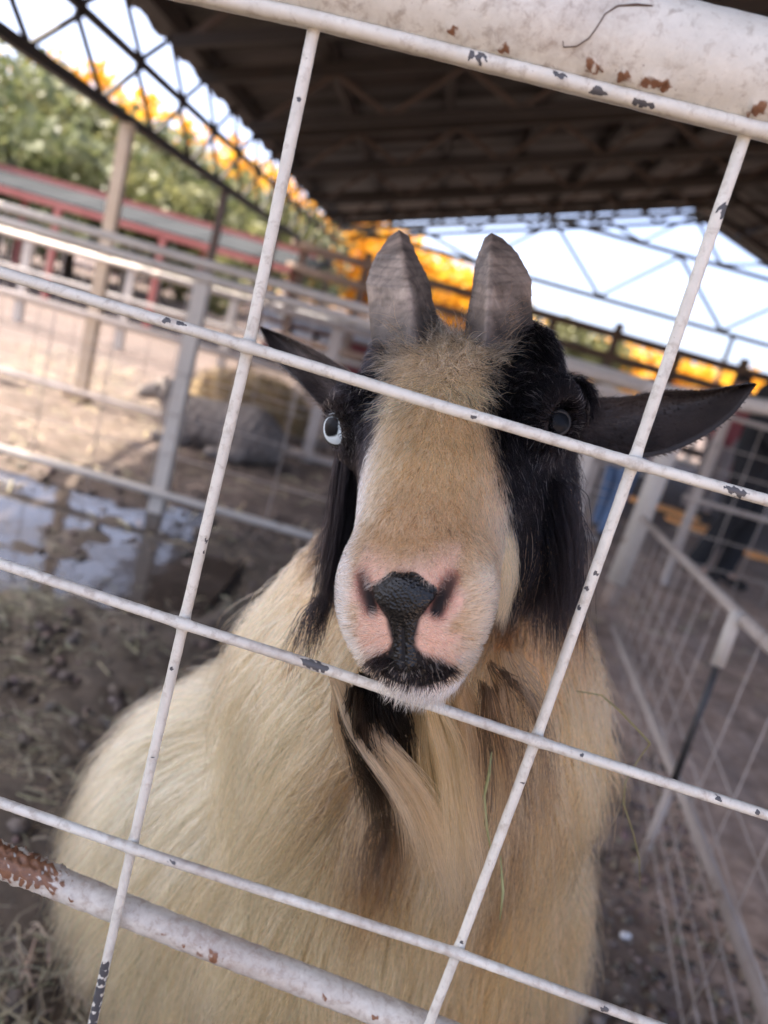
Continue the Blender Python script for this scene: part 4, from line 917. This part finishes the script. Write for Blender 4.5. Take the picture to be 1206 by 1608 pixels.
tc = [q + np.array((0, .013, .0255)) for q in hwire(0)]
RUST_T = [(505, 10, 8), (712, 47, 9), (730, 62, 5), (792, 75, 13), (832, 95, 7), (926, 100, 12), (938, 108, 10), (975, 123, 12), (990, 126, 10), (1015, 128, 12), (1030, 130, 12), (1044, 131, 12), (1186, 176, 14), (1192, 165, 13), (945, 26, 6), (1180, 42, 5), (1130, 45, 5), (820, 92, 6)]
pipe(tc, .0255, gate, 'top_rail', seg=.0022, sides=64, chips=[], rusts=[spot(x, y, GY - .005, r) for x, y, r in RUST_T], dirt=.26, lump=.008)  # dirt value raised here to darken the rail in place of shade
LY = GY + .0034 + WR + .0115
lp = [at(x, y, LY) for x, y in ((0, 1350), (300, 1471), (550, 1568))]; a_, c_ = unit(lp[0] - lp[1]), unit(lp[2] - lp[1]); lp.insert(0, lp[0] + a_ * ((lp[0][0] - X_L) / -a_[0])); lp.append(lp[-1] + c_ * ((X_R - lp[-1][0]) / c_[0]))
pipe(lp, .0102, gate, 'lower_rail', seg=.0025, sides=40, chips=[], rusts=[spot(x, y, LY - .01, r) for x, y, r in ((100, 1414, 12), (112, 1418, 10), (150, 1426, 12), (257, 1473, 14), (285, 1488, 13), (313, 1500, 14), (333, 1507, 20), (350, 1515, 12), (506, 1572, 14), (430, 1545, 9), (590, 1600, 16), (92, 1374, 40), (70, 1368, 55), (45, 1360, 60), (20, 1352, 60), (-5, 1344, 60), (-30, 1336, 55))], dirt=.50, lump=.03)
for dz in (-.21, -.36): pipe([q + np.array((0, 0, dz)) for q in hwire(3)], WR, gate, 'wire', seg=.004, sides=10)
pipe([q + np.array((0, .012, -.50)) for q in hwire(3)], .0125, gate, 'bottom_rail', seg=.005, sides=16)
for q in (0, -1):
    e = tc[q]; pipe([np.array((e[0], e[1], -.05)), np.array((e[0], e[1], e[2] + .03))], .024, gate, 'post', seg=.01, sides=20, dirt=.2, lump=.01)
# ------------------------------------------------------------------ animals and people farther off
def solid(name, prims, res, mat, parent, pad=.03, noise_amp=0, noise_s=0):
    """implicit mesh from round cones (p, r, q, r2, k)"""
    P = np.array([p for c in prims for p in (c[0], c[2])]); R = max(max(c[1], c[3]) for c in prims) + pad
    lo, hi = P.min(0) - R, P.max(0) + R; f = Field(*[np.arange(lo[i], hi[i] + res, res, dtype=np.float32) for i in range(3)])
    for c in prims: f.cone(*c)
    V, Q = f.surface()
    if noise_amp: V = V + f.grad(V, res) * (noise_amp * lumps(V, noise_s))[:, None]
    return rel(link(name, np_mesh(name, V, Q, mat)), parent)
wool_m = worn('grey_wool', (.15, .125, .108), (.22, .19, .165), (.10, .075, .06), 7, .9, 0, .8)
face_wool = worn('sheep_face', (.20, .17, .145), (.28, .24, .20), (.12, .09, .08), 9, .8, 0, .4)
sp = atz(335, 712, .0); sheep = empty('sheep', sp); tag(sheep, 'grey brown sheep lying on the mud behind the nearest pen fence', 'sheep')
S = lambda x, y, z: sp + np.array((x, y, z))
solid('body', [(S(-.26, 0, .20), .15, S(.22, .02, .20), .19, .08), (S(.22, .02, .18), .18, S(.36, .04, .16), .13, .08), (S(-.28, 0, .24), .10, S(-.40, -.02, .34), .075, .06), (S(-.40, -.02, .36), .07, S(-.53, -.05, .30), .042, .04),
    (S(-.2, -.12, .07), .05, S(-.38, -.16, .05), .035, .03), (S(.2, -.15, .07), .06, S(.02, -.20, .05), .035, .03), (S(.38, .05, .12), .03, S(.47, .06, .07), .02, .03)], .016, wool_m, sheep, noise_amp=.010, noise_s=55)
solid('face', [(S(-.42, -.025, .355), .068, S(-.55, -.055, .295), .044, .03)], .010, face_wool, sheep)
for s in (-1, 1): solid('ear', [(S(-.40, -.02 + s * .06, .385), .020, S(-.37, -.02 + s * .14, .36), .012, .01)], .008, face_wool, sheep)
eye_b, n, l, b = mat_nodes('dark_eye'); b.inputs['Base Color'].default_value = (.01, .01, .01, 1); b.inputs['Roughness'].default_value = .1
for s in (-1, 1): solid('eye', [(S(-.455, -.035 + s * .055, .365), .012, S(-.457, -.036 + s * .057, .365), .012, .005)], .006, eye_b, sheep)

straw_m, n, l, b = mat_nodes('straw'); at_ = n.new('ShaderNodeAttribute'); at_.attribute_name = 'straw'; l.new(at_.outputs['Color'], b.inputs['Base Color']); b.inputs['Roughness'].default_value = .7
def straws(name, P, L, W, cols, lift, parent=None):
    n = len(P); a = rng.uniform(0, 6.28, n); d = np.stack([np.cos(a), np.sin(a), rng.normal(size=n) * lift], 1); d = unit(d); s = unit(np.stack([-np.sin(a), np.cos(a), rng.normal(size=n) * .5], 1))
    bow = np.zeros((n, 3)); bow[:, 2] = L * rng.uniform(0, .22, n); bow[:, :2] += rng.normal(size=(n, 2)) * (L * .12)[:, None]
    A, M_, B = P - d * L[:, None] / 2, P + bow, P + d * L[:, None] / 2; w = s * W[:, None] / 2; th = np.array((0, 0, .0012))
    V = np.stack([A - w, A + w, M_ - w, M_ + w, B - w, B + w, A + th, M_ + th, B + th], 1).reshape(-1, 3); o = (np.arange(n) * 9)[:, None]
    F = np.concatenate([o + np.array(q)[None] for q in ((0, 6, 7, 2), (6, 1, 3, 7), (2, 7, 8, 4), (7, 3, 5, 8))])
    me = np_mesh(name, V, F, straw_m, False); vcol(me, 'straw', np.repeat(cols, 9, 0)); o = link(name, me)
    if parent is not None: rel(o, parent)
    return o
def straw_cols(n, base=(.26, .24, .17), s=.35): return np.clip(np.array(base)[None] * (1 + rng.normal(size=(n, 1)) * s) * (1 + rng.normal(size=(n, 3)) * .06), .02, .8)
# hay litter on the mud (countless)
n_ = 19000; xy = np.stack([rng.uniform(-2.6, .5, n_ * 3), rng.uniform(.75, 3.3, n_ * 3)], 1)
keep = (h_noise(xy[:, 0], xy[:, 1], 3.2, 41) + .25 * h_noise(xy[:, 0], xy[:, 1], 9, 42) > rng.normal(size=len(xy)) * .35 + .05) & (rng.random(len(xy)) > puddle_zone(xy[:, 0], xy[:, 1]) * .97) & (rng.random(len(xy)) < np.interp(xy[:, 1], (2.2, 3.2), (1, .25)))
xy = xy[keep][:n_]; n_ = len(xy); z = ground_z(xy[:, 0], xy[:, 1]) + .004 + rng.random(n_) ** 2 * .022
tag(straws('hay_litter', np.c_[xy, z], rng.uniform(.02, .10, n_), rng.uniform(.0014, .0032, n_), straw_cols(n_, (.25, .225, .155), .5), .12), kind='stuff')
n_ = 2600; xy = np.stack([rng.uniform(-4, 2.2, n_), rng.uniform(3.3, 8, n_)], 1); tag(straws('scattered_straw', np.c_[xy, ground_z(xy[:, 0], xy[:, 1]) + .006], rng.uniform(.04, .16, n_), rng.uniform(.003, .007, n_), straw_cols(n_, (.36, .29, .19)), .08), kind='stuff')
# clods, droppings and gravel
def clods(name, xy, r, cols):
    bm = bmesh.new(); bmesh.ops.create_icosphere(bm, subdivisions=1, radius=1); U = np.array([v.co for v in bm.verts]); T = np.array([[v.index for v in f.verts] for f in bm.faces]); bm.free()
    n = len(xy); z = ground_z(xy[:, 0], xy[:, 1]); sc = r[:, None] * rng.uniform(.7, 1.3, (n, 3)) * (1, 1, .7)
    V = U[None] * sc[:, None] * (1 + rng.normal(size=(n, len(U), 1)) * .14) + np.c_[xy, z + r * .25][:, None]
    F = (np.arange(n)[:, None, None] * len(U) + T[None]).reshape(-1, 3); me = np_mesh(name, V.reshape(-1, 3), F, straw_m, True); vcol(me, 'straw', np.repeat(cols, len(U), 0)); return link(name, me)
n_ = 5200; xy = np.stack([rng.uniform(.15, 1.15, n_), rng.uniform(.75, 2.6, n_)], 1); tag(clods('dirt_clods', xy, rng.uniform(.003, .012, n_) * rng.uniform(.5, 1.4, n_), straw_cols(n_, (.17, .13, .10), .4)), kind='stuff')
n_ = 3000; xy = np.stack([rng.uniform(-3, .3, n_), rng.uniform(.8, 4.2, n_)], 1); tag(clods('mud_clods', xy, rng.uniform(.005, .022, n_) * rng.uniform(.4, 1.3, n_), straw_cols(n_, (.085, .065, .052), .35)), kind='stuff')
pebble_m = worn('white_stone', (.70, .69, .68), (.78, .77, .76), (.5, .48, .46), 60, .5); pb = atz(983, 1470, .012); me = MB(); 
peb = solid('pebble', [(pb + (-.006, 0, 0), .009, pb + (.006, .003, 0), .008, .01)], .003, pebble_m, gate); peb.parent = None; peb.matrix_parent_inverse = Matrix(); tag(peb, 'small white pebble on the dirt right of the goat', 'pebble')
# hay heap behind the second fence
hp = atz(372, 668, .0); heap = empty('hay_heap', hp); tag(heap, 'heap of golden hay behind the resting sheep', 'hay')
hay_m = worn('hay_mass', (.22, .15, .075), (.30, .21, .11), (.11, .075, .05), 9, .9, 0, 1)
solid('mound', [(hp + (-.30, .1, .12), .22, hp + (.35, .15, .10), .24, .15), (hp + (.0, .1, .22), .20, hp + (.25, .1, .22), .2, .15)], .03, hay_m, heap, noise_amp=.025, noise_s=22)
n_ = 2200; a = rng.uniform(0, 6.28, n_); r_ = rng.random(n_) ** .5; hx, hy = hp[0] + .04 + np.cos(a) * r_ * .62, hp[1] + .12 + np.sin(a) * r_ * .40
straws('hay_stalks', np.c_[hx, hy, .44 * np.sqrt(np.clip(1 - r_ ** 2, 0, 1)) * rng.uniform(.85, 1.08, n_) + .01], rng.uniform(.06, .22, n_), rng.uniform(.003, .007, n_), straw_cols(n_, (.30, .215, .11)), .5, heap)['kind'] = 'stuff'

skin_h = worn('skin', (.42, .26, .19), (.46, .29, .21), (.36, .20, .15), 8, .5)
def cloth(name, c): return worn(name, c, tuple(v * 1.25 for v in c), tuple(v * .7 for v in c), 6, .8, 0, .3)
def person(foot, H, turn, top_m, leg_m, hair_m, shoe_m, stride, label, group=None, arm=.18):
    """standing or walking figure; foot = ground point, H = height, turn = heading (0 looks along -Y)"""
    o = empty('person', foot); tag(o, label, 'person', group); k = H / 1.75; c, s = math.cos(turn), math.sin(turn); R_ = .014 if H > 1.4 else .012
    def W(x, y, z): x, y, z = x * k, y * k, z * k; return np.asarray(foot) + np.array((c * x - s * y, s * x + c * y, z))
    hips = {q: W(q * .085, 0, .92) for q in (-1, 1)}; knee = {q: W(q * .095, -.05 - q * stride * .35, .50) for q in (-1, 1)}; ank = {q: W(q * .10, -q * stride * .75 + .03, .09) for q in (-1, 1)}
    sho = {q: W(q * .175, 0, 1.40) for q in (-1, 1)}; elb = {q: W(q * .235, q * arm * .4, 1.12) for q in (-1, 1)}; wri = {q: W(q * .23, -.10 + q * arm, .90) for q in (-1, 1)}
    B = [(W(0, 0, .95), .125 * k, W(0, .01, 1.15), .115 * k, .05), (W(-.06, .01, 1.30), .115 * k, W(.06, .01, 1.30), .115 * k, .06), (W(0, .01, 1.42), .058 * k, W(0, -.005, 1.52), .052 * k, .03), (W(0, .012, 1.655), .088 * k, W(0, -.012, 1.60), .076 * k, .03), (W(0, -.09, 1.61), .012 * k, W(0, -.108, 1.595), .013 * k, .015)]
    for q in (-1, 1):
        B += [(hips[q], .095 * k, knee[q], .058 * k, .04), (knee[q], .056 * k, ank[q], .038 * k, .03), (ank[q], .036 * k, ank[q] + (W(0, -.12, -.05) - W(0, 0, 0)), .034 * k, .02), (sho[q], .060 * k, elb[q], .042 * k, .03), (elb[q], .041 * k, wri[q], .030 * k, .02),
              (W(q * .088, .01, 1.62), .018 * k, W(q * .090, .015, 1.645), .016 * k, .01)]
        h = wri[q]; B.append((h, .030 * k, h + W(0, -.012, -.075) - W(0, 0, 0), .027 * k, .015))
        for j in range(4): f0 = h + W(0, -.03 + j * .018, -.085) - W(0, 0, 0); B.append((f0, .010 * k, f0 + W(-q * .012, -.012, -.07 + abs(j - 1.4) * .008) - W(0, 0, 0), .008 * k, .004))
        B.append((h + W(-q * .012, -.03, -.03) - W(0, 0, 0), .011 * k, h + W(-q * .02, -.055, -.075) - W(0, 0, 0), .009 * k, .006))
    solid('body', B, R_ * .8, skin_h, o)
    solid('trousers', [(W(-.05, 0, .95), .132 * k, W(.05, 0, .95), .132 * k, .05)] + [c_ for q in (-1, 1) for c_ in ((hips[q], .112 * k, knee[q], .078 * k, .04), (knee[q], .076 * k, ank[q] + W(0, 0, .0) - W(0, 0, 0), .064 * k, .03))], R_, leg_m, o)
    solid('jacket', [(W(0, 0, .98), .150 * k, W(0, .01, 1.16), .138 * k, .06), (W(-.075, .01, 1.32), .128 * k, W(.075, .01, 1.32), .128 * k, .06), (W(0, .01, 1.40), .085 * k, W(0, .005, 1.46), .066 * k, .03)] + [c_ for q in (-1, 1) for c_ in ((sho[q], .076 * k, elb[q], .060 * k, .03), (elb[q], .058 * k, wri[q], .046 * k, .02))], R_, top_m, o)
    solid('hair', [(W(0, .025, 1.675), .094 * k, W(0, .015, 1.665), .092 * k, .02), (W(0, .05, 1.63), .075 * k, W(0, .055, 1.58), .06 * k, .03)], R_ * .7, hair_m, o)
    for q in (-1, 1): solid('shoe', [(ank[q] + W(0, .03, -.045) - W(0, 0, 0), .048 * k, ank[q] + W(0, -.15, -.052) - W(0, 0, 0), .040 * k, .02)], R_ * .8, shoe_m, o)
blk = cloth('black_cloth', (.012, .012, .014)); jean = cloth('blue_denim', (.10, .16, .27)); hair_d = cloth('dark_hair', (.02, .014, .011)); mar = cloth('maroon_cloth', (.20, .045, .05)); pinkc = cloth('pale_pink_cloth', (.60, .46, .45)); boot = cloth('dark_boot', (.03, .025, .022)); grey_t = cloth('grey_trousers', (.20, .17, .16))
q = atz(1112, 912, 0); person(q, 1.86, .9, blk, blk, hair_d, boot, .10, 'adult in black trousers and jacket at the right edge behind the mesh fence')
q = atz(940, 838, 0); person(q, 1.32, 2.6, pinkc, jean, hair_d, boot, .26, 'child in blue jeans and pale top walking behind the right ear')
q = atz(1090, 808, 0); person(q, 1.70, .2, mar, grey_t, hair_d, boot, .08, 'person in a maroon jacket and dark boots below the right ear tip')
q = atz(1128, 770, 0); person(q, 1.66, 1.0, mar, mar, hair_d, boot, .05, 'farther person in maroon clothes beside the adult in black')
orange_m = worn('orange_sun_patch', (.92, .40, .12), (.95, .46, .16), (.85, .34, .10), 4, .6, 0, .1)
def sun_patch_disc(px, label, rx, ry, rot):  # flat orange discs stand in for patches of sunlight on the dirt
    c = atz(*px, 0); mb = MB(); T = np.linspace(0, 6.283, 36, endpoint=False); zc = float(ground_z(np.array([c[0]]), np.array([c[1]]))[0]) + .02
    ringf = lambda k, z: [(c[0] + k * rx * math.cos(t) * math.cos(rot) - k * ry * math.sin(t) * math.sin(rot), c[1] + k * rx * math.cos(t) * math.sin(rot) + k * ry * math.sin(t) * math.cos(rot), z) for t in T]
    mb.quad_strip([ringf(1, zc - .04), ringf(1.02, zc + .012), ringf(.97, zc + .02), ringf(.90, zc + .012)]); tag(mb.build('sun_patch', orange_m, None, True), label, 'sun patch', 'painted patches of orange sunlight')
sun_patch_disc((1098, 832), 'larger patch of orange sunlight built as a disc on the dirt beside the adult in black', .36, .24, -.3)
sun_patch_disc((1190, 876), 'small patch of painted orange sunlight at the right edge of the picture', .14, .10, 0)
sun_patch_disc((1040, 803), 'thin patch of painted orange sunlight farther off below the right ear', .40, .12, -.2)

# ------------------------------------------------------------------ small things near the lens
def on_pipe(px, py):
    A, B = tc[0], tc[-1]; d = unit(B - A); r = ray(px, py)
    for t in np.arange(.25, .6, .0004):
        p = CAM + r * t; q = p - A; j = np.argmin([np.linalg.norm(np.cross(p - a, unit(b - a))) if -.01 <= (p - a) @ unit(b - a) <= np.linalg.norm(b - a) + .01 else 9 for a, b in zip(tc[:-1], tc[1:])])
        a, b = tc[j], tc[j + 1]
        if np.linalg.norm(np.cross(p - a, unit(b - a))) < .0262: return p
    return CAM + r * .38
hair_br, n, l, b = mat_nodes('brown_hair'); b.inputs['Base Color'].default_value = (.07, .035, .02, 1)
hp_ = [on_pipe(x, y) for x, y in ((884, 64), (885, 74), (905, 73), (925, 60), (938, 42), (950, 22), (970, 9), (1000, 7), (1025, 9))]
tag(MB().tube(hp_, [.0002, .0003, .0003, .0003, .0003, .0003, .0004, .0006, .0003], 6).build('stray_hair', hair_br, None, True), 'curled brown hair stuck to the white top rail', 'hair')
stem_m = worn('dry_green_stem', (.17, .15, .05), (.24, .21, .08), (.12, .09, .04), 40, .6)
st = [atd(x, y, d) for x, y, d in ((905, 1085, .60), (945, 1092, .60), (975, 1118, .61), (1021, 1167, .62), (1003, 1192, .62), (982, 1228, .62), (979, 1262, .62), (995, 1310, .63), (1004, 1350, .63), (1005, 1395, .64))]
tag(MB().tube(st, [.0005, .0006, .0008, .0008, .0005, .0005, .0005, .0005, .0005, .0003], 6).build('grass_stem', stem_m, None, True), 'bent dry grass stem sticking out of the coat on the right', 'grass stem')
green_b = worn('green_hay_bit', (.20, .22, .09), (.30, .31, .15), (.14, .13, .06), 40, .7)
for pts, lab in (([(772, 1180, .52), (768, 1215, .52), (760, 1250, .525), (764, 1300, .53), (772, 1340, .535)], 'curled green hay leaf caught in the beard beside the wire'), ([(786, 1345, .535), (790, 1400, .54), (785, 1445, .545)], 'thin straight green hay stalk hanging below the beard'), ([(690, 1212, .515), (687, 1240, .517), (692, 1262, .52)], 'short green hay scrap on the tan lock of the beard')):
    tag(MB().tube([atd(*q) for q in pts], [.0004] + [.0011] * (len(pts) - 2) + [.0004], 6).build('hay_stalk', green_b, None, True), lab, 'hay stalk', 'hay caught in the beard')
